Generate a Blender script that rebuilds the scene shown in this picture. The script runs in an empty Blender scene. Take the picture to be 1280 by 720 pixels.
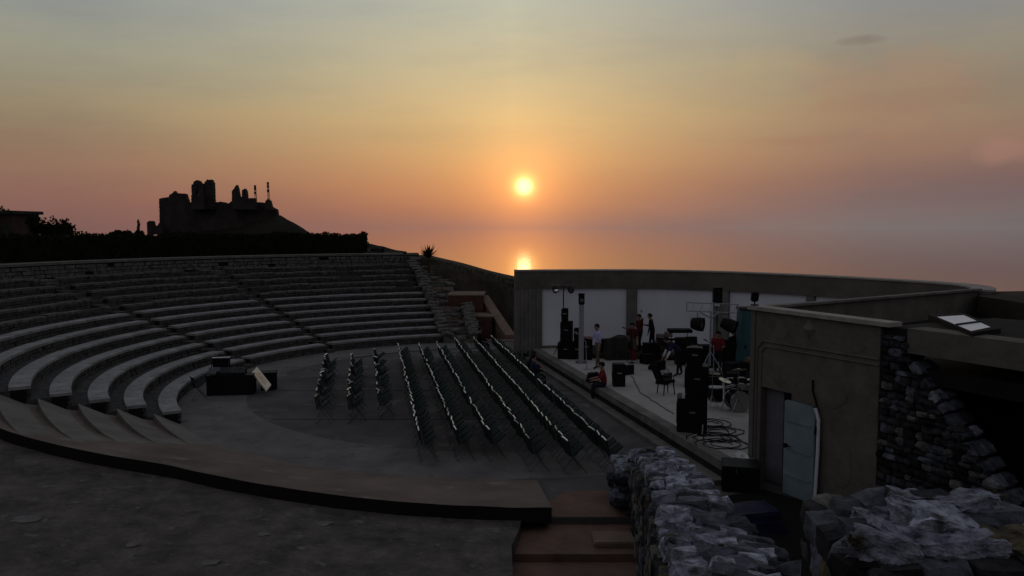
import bpy, bmesh, math, random
from mathutils import Vector, Matrix, Quaternion
S = bpy.context.scene
COL = S.collection
R = math.radians
PI = math.pi
random.seed(11)

# ------------------------------------------------------------------ camera
EYE = 6.1
FPX = 1000.0
PITCH = math.atan((360 - 285) / FPX)
cam_d = bpy.data.cameras.new("camera")
cam_d.sensor_width = 36
cam_d.lens = 36 * FPX / 1280
cam_d.clip_start = .05
cam_d.clip_end = 120000
cam = bpy.data.objects.new("camera", cam_d)
COL.objects.link(cam)
cam.location = (0, 0, EYE)
cam.rotation_euler = (PI / 2 - PITCH, 0, 0)
S.camera = cam

# ------------------------------------------------------------------ colour handling
S.view_settings.view_transform = 'Standard'
S.view_settings.look = 'None'
S.view_settings.exposure = 0
S.view_settings.gamma = 1
S.view_settings.use_curve_mapping = False
S.render.engine = 'CYCLES'
S.cycles.max_bounces = 5
S.cycles.use_denoising = True

def lin(r, g, b):
    f = lambda c: (c / 255 / 12.92) if c / 255 <= .04045 else ((c / 255 + .055) / 1.055) ** 2.4
    return (f(r), f(g), f(b), 1)

# ------------------------------------------------------------------ sky (sunset) and sun
SUN_EL = R(2.95)
SUN_AZ = math.atan(15 / 1000)       # to the right of +Y
sun_dir = Vector((math.sin(SUN_AZ) * math.cos(SUN_EL), math.cos(SUN_AZ) * math.cos(SUN_EL), math.sin(SUN_EL)))
W = bpy.data.worlds.new("World")
S.world = W
W.use_nodes = True
nt = W.node_tree
nt.nodes.clear()
N = nt.nodes.new
L = nt.links.new

def math_node(t, op, a, b=None, c=None, clamp=False):
    n = t.nodes.new("ShaderNodeMath")
    n.operation = op
    n.use_clamp = clamp
    for i, v in enumerate((a, b, c)):
        if v is None:
            continue
        if isinstance(v, (int, float)):
            n.inputs[i].default_value = v
        else:
            t.links.new(v, n.inputs[i])
    return n.outputs[0]

def ramp(t, fac, stops, interp='EASE'):
    n = t.nodes.new("ShaderNodeValToRGB")
    n.color_ramp.interpolation = interp
    e = n.color_ramp.elements
    while len(e) > 1:
        e.remove(e[-1])
    e[0].position, e[0].color = stops[0][0], stops[0][1]
    for p, c in stops[1:]:
        k = e.new(p)
        k.color = c
    t.links.new(fac, n.inputs[0])
    return n.outputs[0]

def mix(t, fac, a, b, mode='MIX'):
    n = t.nodes.new("ShaderNodeMix")
    n.data_type = 'RGBA'
    n.blend_type = mode
    n.clamp_result = False
    for sock, v in ((n.inputs['Factor'], fac), (n.inputs[6], a), (n.inputs[7], b)):
        if isinstance(v, (int, float)):
            sock.default_value = v
        elif isinstance(v, tuple):
            sock.default_value = v
        else:
            t.links.new(v, sock)
    return n.outputs[2]

tc = N("ShaderNodeTexCoord")
sep = N("ShaderNodeSeparateXYZ")
L(tc.outputs['Generated'], sep.inputs[0])
elev = math_node(nt, 'MULTIPLY', math_node(nt, 'ARCSINE', sep.outputs[2]), 180 / PI)        # degrees
az = math_node(nt, 'MULTIPLY', math_node(nt, 'ARCTAN2', sep.outputs[0], sep.outputs[1]), 180 / PI)   # 0 = west, + to the north
e01 = math_node(nt, 'DIVIDE', elev, 90, clamp=True)
d = lambda deg: deg / 90
ZEN = (1, lin(116, 116, 121))
west = ramp(nt, e01, [(0, lin(148, 108, 100)), (d(1.2), lin(150, 102, 92)), (d(3.0), lin(164, 114, 92)), (d(5), lin(178, 142, 104)),
                      (d(7.5), lin(194, 170, 124)), (d(11), lin(188, 180, 146)), (d(16), lin(176, 184, 170)),
                      (d(26), lin(138, 148, 156)), (d(45), lin(114, 121, 134)), ZEN], 'LINEAR')
left = ramp(nt, e01, [(0, lin(124, 92, 88)), (d(2), lin(134, 98, 90)), (d(4.5), lin(142, 112, 94)), (d(7.5), lin(146, 131, 106)),
                      (d(11), lin(148, 147, 130)), (d(16), lin(138, 147, 152)),
                      (d(26), lin(122, 131, 142)), (d(45), lin(110, 116, 129)), ZEN], 'LINEAR')
right = ramp(nt, e01, [(0, lin(118, 110, 110)), (d(2), lin(110, 96, 100)), (d(3.3), lin(118, 95, 95)), (d(5), lin(138, 108, 96)),
                       (d(8), lin(142, 124, 104)), (d(11), lin(142, 134, 118)), (d(16), lin(130, 138, 146)),
                       (d(26), lin(122, 131, 142)), (d(45), lin(110, 116, 129)), ZEN], 'LINEAR')
east = ramp(nt, e01, [(0, lin(80, 77, 86)), (d(8), lin(93, 90, 101)), (d(20), lin(114, 112, 117)), (d(45), lin(117, 117, 122)),
                      ZEN], 'LINEAR')
fl = math_node(nt, 'DIVIDE', az, -29, clamp=True)
fl = math_node(nt, 'POWER', fl, .85)
fr = math_node(nt, 'DIVIDE', az, 24, clamp=True)
fr = math_node(nt, 'POWER', fr, .85)
absaz = math_node(nt, 'ABSOLUTE', az)
fe = math_node(nt, 'DIVIDE', math_node(nt, 'SUBTRACT', absaz, 36), 90, clamp=True)
sky = mix(nt, fl, west, left)
sky = mix(nt, fr, sky, right)
sky = mix(nt, fe, sky, east)
# thin uneven haze and cloud streaks: stretched noise over the dome
mp = N("ShaderNodeMapping")
mp.inputs['Scale'].default_value = (1.6, 1.6, 7)
L(tc.outputs['Generated'], mp.inputs[0])
nz = N("ShaderNodeTexNoise")
nz.inputs['Scale'].default_value = 2.4
nz.inputs['Detail'].default_value = 6
nz.inputs['Roughness'].default_value = .58
L(mp.outputs[0], nz.inputs[0])
cl = ramp(nt, nz.outputs[0], [(.3, (.80, .82, .90, 1)), (.5, (1, 1, 1, 1)), (.72, (1.16, 1.06, .99, 1))], 'LINEAR')
sky = mix(nt, .5, sky, mix(nt, 1.0, sky, cl, 'MULTIPLY'))
# one small darker cloud high on the right, and a broad faint one below it
def blob(azd, eld, wa, we, amount, col, sky):
    a = math_node(nt, 'DIVIDE', math_node(nt, 'SUBTRACT', az, azd), wa)
    b = math_node(nt, 'DIVIDE', math_node(nt, 'SUBTRACT', elev, eld), we)
    nn = N("ShaderNodeTexNoise")
    nn.inputs['Scale'].default_value = 26
    nn.inputs['Detail'].default_value = 4
    L(tc.outputs['Generated'], nn.inputs[0])
    q = math_node(nt, 'ADD', math_node(nt, 'MULTIPLY', a, a), math_node(nt, 'MULTIPLY', b, b))
    q = math_node(nt, 'ADD', q, math_node(nt, 'MULTIPLY', math_node(nt, 'SUBTRACT', nn.outputs[0], .5), 2.2))
    f = math_node(nt, 'MULTIPLY', math_node(nt, 'SUBTRACT', 1, q, clamp=True), amount)
    return mix(nt, f, sky, col)
sky = blob(24.5, 8.5, 7.0, 3.4, .30, lin(166, 122, 96), sky)
sky = blob(23.2, 11.9, 1.7, .40, .60, lin(116, 106, 98), sky)
sky = blob(17.5, 10.5, 4.0, 1.6, .18, lin(190, 160, 110), sky)
sky = blob(25.5, 8.0, 6.0, .8, .22, lin(132, 100, 92), sky)
sky = blob(31.5, 4.6, 1.8, 1.0, .5, lin(158, 118, 108), sky)
sky = blob(21.0, 5.8, 8.0, .35, .16, lin(150, 98, 86), sky)
# glow round the sun and the sun's disc
vd = N("ShaderNodeVectorMath")
vd.operation = 'DOT_PRODUCT'
L(tc.outputs['Generated'], vd.inputs[0])
vd.inputs[1].default_value = sun_dir
ang = math_node(nt, 'MULTIPLY', math_node(nt, 'ARCCOSINE', math_node(nt, 'MINIMUM', vd.outputs['Value'], .9999999)), 180 / PI)
def glow(width, power, strength, col, sky):
    g = math_node(nt, 'POWER', math_node(nt, 'DIVIDE', ang, width), power)
    g = math_node(nt, 'MULTIPLY', math_node(nt, 'POWER', 2.71828, math_node(nt, 'MULTIPLY', g, -1)), strength)
    return mix(nt, g, sky, col, 'ADD')
sky = glow(4.4, 1.4, .11, (1.0, .46, .15, 1), sky)
sky = glow(2.5, 1.5, .50, (1.0, .32, .05, 1), sky)
sky = glow(.78, 2.0, 1.1, (1.0, .70, .18, 1), sky)
sky = glow(.55, 4, .6, (1.0, .93, .60, 1), sky)
# physical sky underneath, same sun direction
ns = N("ShaderNodeTexSky")
ns.sky_type = 'NISHITA'
ns.sun_disc = False
ns.sun_elevation = SUN_EL
ns.sun_rotation = SUN_AZ
ns.dust_density = 3
bg1 = N("ShaderNodeBackground")
L(sky, bg1.inputs[0])
bg1.inputs[1].default_value = .97
bg2 = N("ShaderNodeBackground")
L(ns.outputs[0], bg2.inputs[0])
bg2.inputs[1].default_value = .008
add = N("ShaderNodeAddShader")
L(bg1.outputs[0], add.inputs[0])
L(bg2.outputs[0], add.inputs[1])
wo = N("ShaderNodeOutputWorld")
L(add.outputs[0], wo.inputs[0])

sl = bpy.data.lights.new("sun", 'SUN')
sl.energy = .0004      # the sun is veiled by haze: it casts no visible shadow in the photograph
sl.angle = R(1.0)
sl.color = (1, .52, .25)
so = bpy.data.objects.new("sun", sl)
COL.objects.link(so)
so.rotation_euler = (-sun_dir).to_track_quat('-Z', 'Y').to_euler()
so.location = (0, 0, 60)

# ------------------------------------------------------------------ materials
def mat(name, c1, c2=None, scale=3., rough=.85, bump=.3, metal=0., spec=.10, detail=6, stains=None, fine=0., world=False, vary=False):
    m = bpy.data.materials.new(name)
    m.use_nodes = True
    t = m.node_tree
    b = t.nodes['Principled BSDF']
    b.inputs['Roughness'].default_value = rough
    b.inputs['Metallic'].default_value = metal
    b.inputs['Specular IOR Level'].default_value = spec
    if world:        # natural grain that is not stretched with the piece
        co = t.nodes.new("ShaderNodeNewGeometry")
        cs = co.outputs['Position']
    else:
        co = t.nodes.new("ShaderNodeTexCoord")
        cs = co.outputs['Object']
    n = t.nodes.new("ShaderNodeTexNoise")
    n.inputs['Scale'].default_value = scale
    n.inputs['Detail'].default_value = detail
    n.inputs['Roughness'].default_value = .65
    t.links.new(cs, n.inputs[0])
    c2 = c2 or tuple(x * .7 for x in c1)
    col = ramp(t, n.outputs[0], [(.32, (*c2, 1)), (.68, (*c1, 1))], 'LINEAR')
    if stains:
        n2 = t.nodes.new("ShaderNodeTexNoise")
        n2.inputs['Scale'].default_value = stains[1]
        n2.inputs['Detail'].default_value = 5
        t.links.new(cs, n2.inputs[0])
        f = ramp(t, n2.outputs[0], [(stains[2], (0, 0, 0, 1)), (stains[2] + .12, (1, 1, 1, 1))], 'LINEAR')
        col = mix(t, f, col, (*stains[0], 1))
    if vary:
        oi = t.nodes.new("ShaderNodeObjectInfo")
        v = math_node(t, 'MULTIPLY_ADD', oi.outputs['Random'], 1.3, .25)
        vm = t.nodes.new("ShaderNodeVectorMath")
        vm.operation = 'SCALE'
        t.links.new(col, vm.inputs[0])
        t.links.new(v, vm.inputs['Scale'])
        col = vm.outputs[0]
    t.links.new(col, b.inputs['Base Color'])
    if bump:
        bp = t.nodes.new("ShaderNodeBump")
        bp.inputs['Strength'].default_value = bump
        bp.inputs['Distance'].default_value = .03
        n3 = t.nodes.new("ShaderNodeTexNoise")
        n3.inputs['Scale'].default_value = scale * 5
        n3.inputs['Detail'].default_value = 5
        t.links.new(cs, n3.inputs[0])
        h = math_node(t, 'ADD', n.outputs[0], math_node(t, 'MULTIPLY', n3.outputs[0], .5))
        t.links.new(h, bp.inputs['Height'])
        t.links.new(bp.outputs[0], b.inputs['Normal'])
    return m

M = dict(
    floor=mat('orchestra_concrete', (.12, .11, .106), (.062, .058, .058), .45, .9, .4, stains=((.155, .146, .142), 1.3, .58), detail=10),
    path=mat('ring_path_concrete', (.175, .162, .155), (.10, .093, .09), .9, .9, .4, detail=10, stains=((.09, .084, .082), 1.7, .6)),
    gutter=mat('gutter_dark', (.012, .012, .012), None, 3, .9, .1),  # near-black strip colour for gutter and floor joints
    ramp_c=mat('ramp_concrete', (.19, .148, .125), (.10, .078, .068), .55, .85, .3, stains=((.19, .17, .155), 1.7, .6)),  # slight brown cast puts flare warmth into the concrete
    step=mat('step_flare_concrete', (.20, .125, .092), (.11, .072, .056), 1.4, .85, .3),  # warm brown carries lens flare glow painted onto the treads
    fore=mat('foreground_paving', (.135, .118, .105), (.05, .045, .042), 1.6, .95, 1.0, stains=((.15, .14, .13), 4.1, .60), detail=9),
    flag=mat('pale_flagstone', (.17, .165, .158), (.10, .095, .09), 3, .8, .5),
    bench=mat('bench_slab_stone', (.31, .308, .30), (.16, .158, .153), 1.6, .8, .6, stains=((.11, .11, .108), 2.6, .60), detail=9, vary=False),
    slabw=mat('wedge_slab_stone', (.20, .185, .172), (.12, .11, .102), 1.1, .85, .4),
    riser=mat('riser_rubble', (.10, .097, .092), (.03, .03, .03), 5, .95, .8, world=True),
    rubble=mat('old_rubble', (.19, .18, .165), (.05, .048, .045), 5, .95, .9, world=True),
    rock=mat('grey_limestone', (.38, .40, .48), (.018, .019, .024), 6.5, .85, 1.6, spec=.12, detail=9, stains=((.05, .046, .036), 3.3, .54), world=True),  # bluish light end of the colour paints sky highlights on the stone
    rockb=mat('limestone_sky_highlight', (.56, .60, .70), (.035, .038, .048), 8.5, .8, 1.6, spec=.15, detail=9, world=True, stains=((.06, .06, .062), 5.0, .60)),  # stronger blue-white highlights put into the stone colour
    rocky=mat('ochre_limestone', (.16, .13, .08), (.03, .026, .02), 7.0, .85, 1.2, detail=9, world=True),
    rdark=mat('dark_wall_stone', (.055, .055, .058), (.012, .012, .015), 6, .9, 1, world=True, vary=True),
    rmid=mat('skylit_wall_stone', (.13, .138, .168), (.022, .023, .03), 6, .85, 1, world=True, vary=True),  # blue of the sky light mixed into the stone colour
    mortar_shade=mat('dark_mortar_and_shade', (.018, .018, .018), None, 4, .95, .5),
    plaster=mat('old_plaster', (.165, .15, .128), (.105, .096, .083), 2.2, .95, .7, stains=((.07, .063, .055), 1.3, .62), detail=9),
    trim=mat('plaster_moulding', (.15, .142, .125), (.10, .095, .082), 3, .9, .4),
    rimcap=mat('rim_coping', (.19, .178, .16), (.11, .10, .092), 1.5, .9, .4),
    cap=mat('parapet_cap_stone', (.38, .35, .31), (.25, .23, .2), 2, .8, .3),
    wallc=mat('stage_wall_concrete', (.155, .142, .122), (.09, .083, .072), .9, .9, .4, stains=((.06, .055, .05), .8, .64)),
    wallp=mat('stage_wall_pillar', (.20, .19, .175), (.13, .122, .11), 1.4, .9, .3),
    panel=mat('white_panel_paint', (.74, .76, .82), (.64, .66, .72), .6, .7, .06, stains=((.60, .61, .66), .8, .66)),
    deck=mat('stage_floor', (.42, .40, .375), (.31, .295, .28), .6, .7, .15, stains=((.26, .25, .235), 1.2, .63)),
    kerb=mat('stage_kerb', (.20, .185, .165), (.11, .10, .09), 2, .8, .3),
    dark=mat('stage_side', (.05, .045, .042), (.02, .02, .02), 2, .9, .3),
    roof=mat('flat_roof_felt', (.026, .023, .020), (.012, .011, .010), .8, .9, .4),
    hedge=mat('hedge_leaf', (.022, .026, .012), (.008, .01, .005), 3, .9, .3),
    leaf=mat('bush_leaf', (.05, .06, .025), (.02, .026, .012), 3, .8, .3),
    bark=mat('bark', (.06, .045, .03), None, 6, .9, .6),
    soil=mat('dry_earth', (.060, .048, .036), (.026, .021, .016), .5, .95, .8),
    pit=mat('pit_earth_shade', (.020, .018, .018), (.009, .008, .008), .8, .95, .5),  # the pit's darkness put into a near-black ground colour
    castle=mat('castle_stone', (.065, .055, .048), (.03, .026, .024), .25, .95, .3),
    hill=mat('castle_hill', (.036, .032, .024), (.016, .015, .012), .06, .95, .5),
    sandst=mat('parodos_stone', (.12, .062, .042), (.06, .03, .022), 1.5, .9, .5),
    sandt=mat('parodos_ledge', (.24, .17, .13), (.15, .11, .085), 2, .9, .4),
    black=mat('black_cabinet', (.010, .010, .011), (.006, .006, .007), 6, .55, .15),
    blackf=mat('speaker_grille', (.016, .016, .017), (.008, .008, .008), 60, .6, .3),
    steel=mat('dull_steel', (.42, .42, .42), (.30, .30, .30), 20, .35, .05, metal=.9),
    paint=mat('stand_paint', (.30, .32, .36), (.22, .24, .27), 10, .5, .05),
    pale=mat('pale_column_cloth', (.34, .32, .34), (.26, .25, .27), 3, .8, .1),
    white=mat('white_plastic', (.75, .75, .74), (.62, .62, .62), 5, .4, .05),
    brass=mat('cymbal_brass', (.72, .62, .42), (.55, .47, .32), 30, .25, .05, metal=.8),
    wood=mat('pale_plywood', (.72, .58, .40), (.58, .45, .30), 5, .5, .1),
    lid=mat('lid_cream_face', (.80, .70, .55), (.70, .60, .46), 5, .35, .05),
    seatg=mat('chair_seat_plastic', (.020, .032, .029), (.011, .018, .016), 8, .8, .05, spec=.12),
    cframe=mat('chair_frame_tube', (.11, .12, .113), (.06, .066, .062), 30, .5, .03, spec=.3),
    ctop=mat('chair_top_glint', (.85, .90, .84), (.30, .32, .30), 14, .3, .03, metal=.6, vary=True),  # pale, varied tone paints glints along the top tube
    teal=mat('door_teal_paint', (.22, .285, .31), (.16, .215, .24), 1.8, .55, .1),
    tealp=mat('teal_cabin_paint', (.05, .12, .135), (.035, .09, .10), 2, .5, .1),
    lilac=mat('door_reveal_paint', (.15, .14, .155), (.11, .105, .12), 2, .7, .2),
    tarp=mat('navy_tarp', (.012, .013, .05), (.007, .008, .028), 5, .5, .6),
    housew=mat('house_wall', (.07, .045, .035), (.045, .03, .024), 1, .9, .3),
    skin=mat('skin', (.33, .19, .13), (.28, .16, .11), 8, .6, .03),
    hair=mat('dark_hair', (.014, .011, .010), None, 30, .6, .3),
    jeans=mat('dark_jeans', (.022, .024, .034), None, 12, .9, .2),
    shoe=mat('black_shoe', (.012, .012, .012), None, 10, .5, .05),
    red=mat('red_shirt', (.22, .026, .032), (.14, .018, .022), 9, .85, .15),
    dred=mat('maroon_shirt', (.10, .020, .022), (.07, .014, .015), 9, .85, .15),
    lav=mat('lavender_shirt', (.50, .46, .74), (.40, .36, .62), 9, .85, .15),
    navy=mat('navy_shirt', (.030, .030, .075), (.02, .02, .05), 9, .85, .15),
    whites=mat('white_shirt', (.72, .70, .74), (.6, .58, .62), 9, .85, .15),
    khaki=mat('khaki_trousers', (.14, .11, .085), None, 9, .9, .2),
    blk=mat('black_cloth', (.012, .012, .014), None, 9, .9, .2),
    cable=mat('black_rubber', (.010, .010, .010), None, 10, .5, .05),
)
# glossy materials: pale plastic roof light pane, lens glass, chrome
def gloss(name, c, rough, spec=.5, metal=0):
    m = mat(name, c, c, 5, rough, 0, metal, spec)
    return m
M['pane'] = gloss('rooflight_plastic', (.84, .90, .96), .35, .6, 0)
M['glass'] = gloss('lens_glass', (.3, .3, .32), .12, 1.0, .6)
M['led'] = gloss('chrome_reflector', (.8, .8, .8), .15, 1, 1)
# sea: dark water with small waves, mirrors the low sky
sea_m = bpy.data.materials.new('sea_water')
sea_m.use_nodes = True
t_ = sea_m.node_tree
b_ = t_.nodes['Principled BSDF']
b_.inputs['Base Color'].default_value = (.02, .03, .04, 1)
b_.inputs['Roughness'].default_value = .0
b_.inputs['IOR'].default_value = 1.33
b_.inputs['Specular Tint'].default_value = (.80, .62, .52, 1)  # warm reflection tint stands in for haze over the water
cw = t_.nodes.new("ShaderNodeTexCoord")
w1 = t_.nodes.new("ShaderNodeTexNoise")
w1.inputs['Scale'].default_value = .03
w1.inputs['Detail'].default_value = 8
t_.links.new(cw.outputs['Object'], w1.inputs[0])
wb = t_.nodes.new("ShaderNodeBump")
wb.inputs['Strength'].default_value = .03
wb.inputs['Distance'].default_value = 10
t_.links.new(w1.outputs[0], wb.inputs['Height'])
t_.links.new(wb.outputs[0], b_.inputs['Normal'])
M['sea'] = sea_m

# ------------------------------------------------------------------ mesh helpers
class MB:
    def __init__(s):
        s.v, s.f, s.mi = [], [], []
        s.cur = 0
    def add(s, vs, fs):
        o = len(s.v)
        s.v += [tuple(v) for v in vs]
        s.f += [tuple(i + o for i in f) for f in fs]
        s.mi += [s.cur] * len(fs)
    def box(s, c, size, rz=0, mtx=None, rx=0, ry=0, taper=1):
        x, y, z = (q / 2 for q in size)
        vs = [Vector((a * x * (taper if k > 0 else 1), b * y * (taper if k > 0 else 1), k * z)) for k in (-1, 1) for a, b in ((-1, -1), (1, -1), (1, 1), (-1, 1))]
        m = Matrix.Translation(c) @ Matrix.Rotation(rz, 4, 'Z') @ Matrix.Rotation(ry, 4, 'Y') @ Matrix.Rotation(rx, 4, 'X')
        if mtx:
            m = mtx @ m
        s.add([m @ v for v in vs], [(3, 2, 1, 0), (4, 5, 6, 7), (0, 1, 5, 4), (1, 2, 6, 5), (2, 3, 7, 6), (3, 0, 4, 7)])
    def bev(s, c, size, b=.02, rz=0, rx=0, ry=0):
        bm = bmesh.new()
        bmesh.ops.create_cube(bm, size=1)
        bmesh.ops.scale(bm, vec=size, verts=bm.verts)
        bmesh.ops.bevel(bm, geom=bm.edges[:], offset=b, segments=2, affect='EDGES')
        m = Matrix.Translation(c) @ Matrix.Rotation(rz, 4, 'Z') @ Matrix.Rotation(ry, 4, 'Y') @ Matrix.Rotation(rx, 4, 'X')
        bm.verts.index_update()
        s.add([m @ v.co for v in bm.verts], [tuple(v.index for v in f.verts) for f in bm.faces])
        bm.free()
    def tube(s, pts, r, n=8, r2=None, caps=True):
        pts = [Vector(p) for p in pts]
        k = len(pts)
        rings = []
        up = None
        for i, p in enumerate(pts):
            dd = (pts[min(i + 1, k - 1)] - pts[max(i - 1, 0)])
            dd = dd.normalized() if dd.length > 1e-9 else Vector((0, 0, 1))
            if up is None:
                up = Vector((0, 0, 1)) if abs(dd.z) < .9 else Vector((1, 0, 0))
            a = dd.cross(up)
            a = a.normalized() if a.length > 1e-6 else dd.orthogonal().normalized()
            b = dd.cross(a).normalized()
            up = -b if False else up
            rr = r if r2 is None else r + (r2 - r) * i / (k - 1)
            rings.append([p + (a * math.cos(2 * PI * j / n) + b * math.sin(2 * PI * j / n)) * rr for j in range(n)])
        vs = [q for g in rings for q in g]
        fs = [(i * n + j, i * n + (j + 1) % n, (i + 1) * n + (j + 1) % n, (i + 1) * n + j) for i in range(k - 1) for j in range(n)]
        if caps:
            fs += [tuple(range(n))[::-1], tuple((k - 1) * n + j for j in range(n))]
        s.add(vs, fs)
    def prism(s, poly, z0, z1):
        n = len(poly)
        f0 = (lambda x, y: z0) if isinstance(z0, (int, float)) else z0
        f1 = (lambda x, y: z1) if isinstance(z1, (int, float)) else z1
        vs = [(x, y, f0(x, y)) for x, y in poly] + [(x, y, f1(x, y)) for x, y in poly]
        s.add(vs, [tuple(range(n))[::-1], tuple(range(n, 2 * n))] + [(i, (i + 1) % n, n + (i + 1) % n, n + i) for i in range(n)])
    def plate(s, outline, origin, ax, up, th, thdir):
        """outline (u, v) in the plane origin + u*ax + v*up, extruded by th along thdir"""
        o, ax, up, thd = Vector(origin), Vector(ax), Vector(up), Vector(thdir)
        n = len(outline)
        a = [o + ax * u + up * v for u, v in outline]
        b = [p + thd * th for p in a]
        s.add(a + b, [tuple(range(n)), tuple(range(n, 2 * n))[::-1]] + [(i, n + i, n + (i + 1) % n, (i + 1) % n) for i in range(n)])
    def lathe(s, prof, c=(0, 0, 0), n=20, axis=(0, 0, 1)):
        q = Vector((0, 0, 1)).rotation_difference(Vector(axis))
        vs = []
        for r, z in prof:
            for j in range(n):
                a = 2 * PI * j / n
                vs.append(Vector(c) + q @ Vector((r * math.cos(a), r * math.sin(a), z)))
        k = len(prof)
        fs = [(i * n + j, i * n + (j + 1) % n, (i + 1) * n + (j + 1) % n, (i + 1) * n + j) for i in range(k - 1) for j in range(n)]
        fs += [tuple(range(n))[::-1], tuple((k - 1) * n + j for j in range(n))]
        s.add(vs, fs)
    def mesh(s, name, m, smooth=False):
        me = bpy.data.meshes.new(name)
        me.from_pydata(s.v, [], s.f)
        for q in (m if isinstance(m, (list, tuple)) else [m]):
            me.materials.append(q)
        me.polygons.foreach_set('material_index', s.mi)
        if smooth:
            me.polygons.foreach_set('use_smooth', [True] * len(me.polygons))
        bm = bmesh.new()
        bm.from_mesh(me)
        bmesh.ops.recalc_face_normals(bm, faces=bm.faces)
        bm.to_mesh(me)
        bm.free()
        return me
    def build(s, name, m, parent=None, smooth=False, kind=None):
        o = bpy.data.objects.new(name, s.mesh(name, m, smooth))
        COL.objects.link(o)
        if parent:
            o.parent = parent
        if kind:
            o['kind'] = kind
        return o

def link(name, me, parent=None, loc=(0, 0, 0), rot=(0, 0, 0), scale=(1, 1, 1)):
    o = bpy.data.objects.new(name, me)
    COL.objects.link(o)
    o.parent = parent
    o.location, o.rotation_euler, o.scale = loc, rot, scale
    return o
def tag(o, label, cat, group=None):
    o['label'] = label
    o['category'] = cat
    if group:
        o['group'] = group
    return o
def thing(name, label, cat, loc=(0, 0, 0), rz=0, group=None):
    o = bpy.data.objects.new(name, None)
    COL.objects.link(o)
    o.empty_display_size = .2
    o.location = loc
    o.rotation_euler = (0, 0, rz)
    return tag(o, label, cat, group)
def struct(o):
    o['kind'] = 'structure'
    return o
def copy_tree(o, parent=None):
    c = o.copy()
    COL.objects.link(c)
    c.parent = parent
    for ch in list(o.children):
        copy_tree(ch, c)
    return c
ORD = 'first second third fourth fifth sixth seventh eighth ninth tenth eleventh twelfth thirteenth fourteenth fifteenth sixteenth seventeenth eighteenth nineteenth twentieth'.split()
def ordinal(n):
    if n <= 20:
        return ORD[n - 1]
    if n == 30: return 'thirtieth'
    if n == 40: return 'fortieth'
    return {2: 'twenty', 3: 'thirty', 4: 'forty'}[n // 10] + '-' + ORD[n % 10 - 1]
def at(px, py, z):
    """ground point seen at photo pixel px, py on the level z"""
    u, v = (px - 640) / FPX, (360 - py) / FPX
    dy = math.cos(PITCH) + v * math.sin(PITCH)
    dz = -math.sin(PITCH) + v * math.cos(PITCH)
    t = (EYE - z) / -dz
    return Vector((u * t, dy * t, z))

# irregular stones, shared meshes
def rock_mesh(name, seed, m, sub=2, rough=.16, boxy=.6):
    rnd = random.Random(seed)
    bm = bmesh.new()
    bmesh.ops.create_cube(bm, size=1)
    bmesh.ops.subdivide_edges(bm, edges=bm.edges[:], cuts=sub, use_grid_fill=True)
    from mathutils import noise
    off = Vector((seed * 7.3, seed * 3.1, seed * 1.7))
    for v in bm.verts:
        c = v.co.copy()
        sph = c.normalized() * .58
        c = c * boxy + sph * (1 - boxy)
        nn = noise.noise_vector(c * 2.1 + off) * rough + noise.noise_vector(c * 5.3 + off) * rough * .45
        if sub > 5:
            nn += noise.noise_vector(c * 12 + off) * rough * .22
            # bedding planes
            nn.z += (math.floor((c.z + .3 * noise.noise(c * 1.6 + off)) * 4) / 4 - c.z) * .30
            # broken facets
            nn += noise.cell_vector(c * 3.4 + off) * .07
        v.co = c + nn
    me = bpy.data.meshes.new(name)
    bm.to_mesh(me)
    bm.free()
    me.materials.append(m)
    return me
STONES = {k: [rock_mesh('stone_' + k, i * 13 + j, M[k], 1 if k != 'rock' else 2) for i in range(6)]
          for j, k in enumerate(('rock', 'rockb', 'rocky', 'rdark', 'rmid', 'rubble', 'riser'))}
BIG = {k: [rock_mesh('slab_' + k, 90 + i * 7 + j, M[k], 14, .17, .72) for i in range(4)] for j, k in enumerate(('rock', 'rockb', 'rocky'))}
def stone(parent, key, loc, size, rz=0, tilt=.12, big=False):
    me = random.choice((BIG if big else STONES)[key])
    return link('stone', me, parent, loc, (random.uniform(-tilt, tilt), random.uniform(-tilt, tilt), rz + random.uniform(-.1, .1)), size)

# ------------------------------------------------------------------ theatre geometry
CX, CY = -.3, 31.0
def pol(r, deg, z=0):
    a = R(deg)
    return (CX + r * math.cos(a), CY + r * math.sin(a), z)
R1, DR, Z1, DZ = 11.85, 1.0, .42, .30
def ring(mb, r0, r1, a0, a1, z0, z1, step=2.0):
    """closed ring sector; z0, z1 may be functions of (r, deg)"""
    n = max(1, int(abs(a1 - a0) / step))
    f0 = z0 if callable(z0) else (lambda r, a: z0)
    f1 = z1 if callable(z1) else (lambda r, a: z1)
    vs, fs = [], []
    for i in range(n + 1):
        a = a0 + (a1 - a0) * i / n
        vs += [pol(r0, a, f0(r0, a)), pol(r1, a, f0(r1, a)), pol(r1, a, f1(r1, a)), pol(r0, a, f1(r0, a))]
    for i in range(n):
        o, p = i * 4, i * 4 + 4
        for j in range(4):
            fs.append((o + j, o + (j + 1) % 4, p + (j + 1) % 4, p + j))
    fs += [(0, 3, 2, 1), (n * 4, n * 4 + 1, n * 4 + 2, n * 4 + 3)]
    mb.add(vs, fs)

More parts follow.
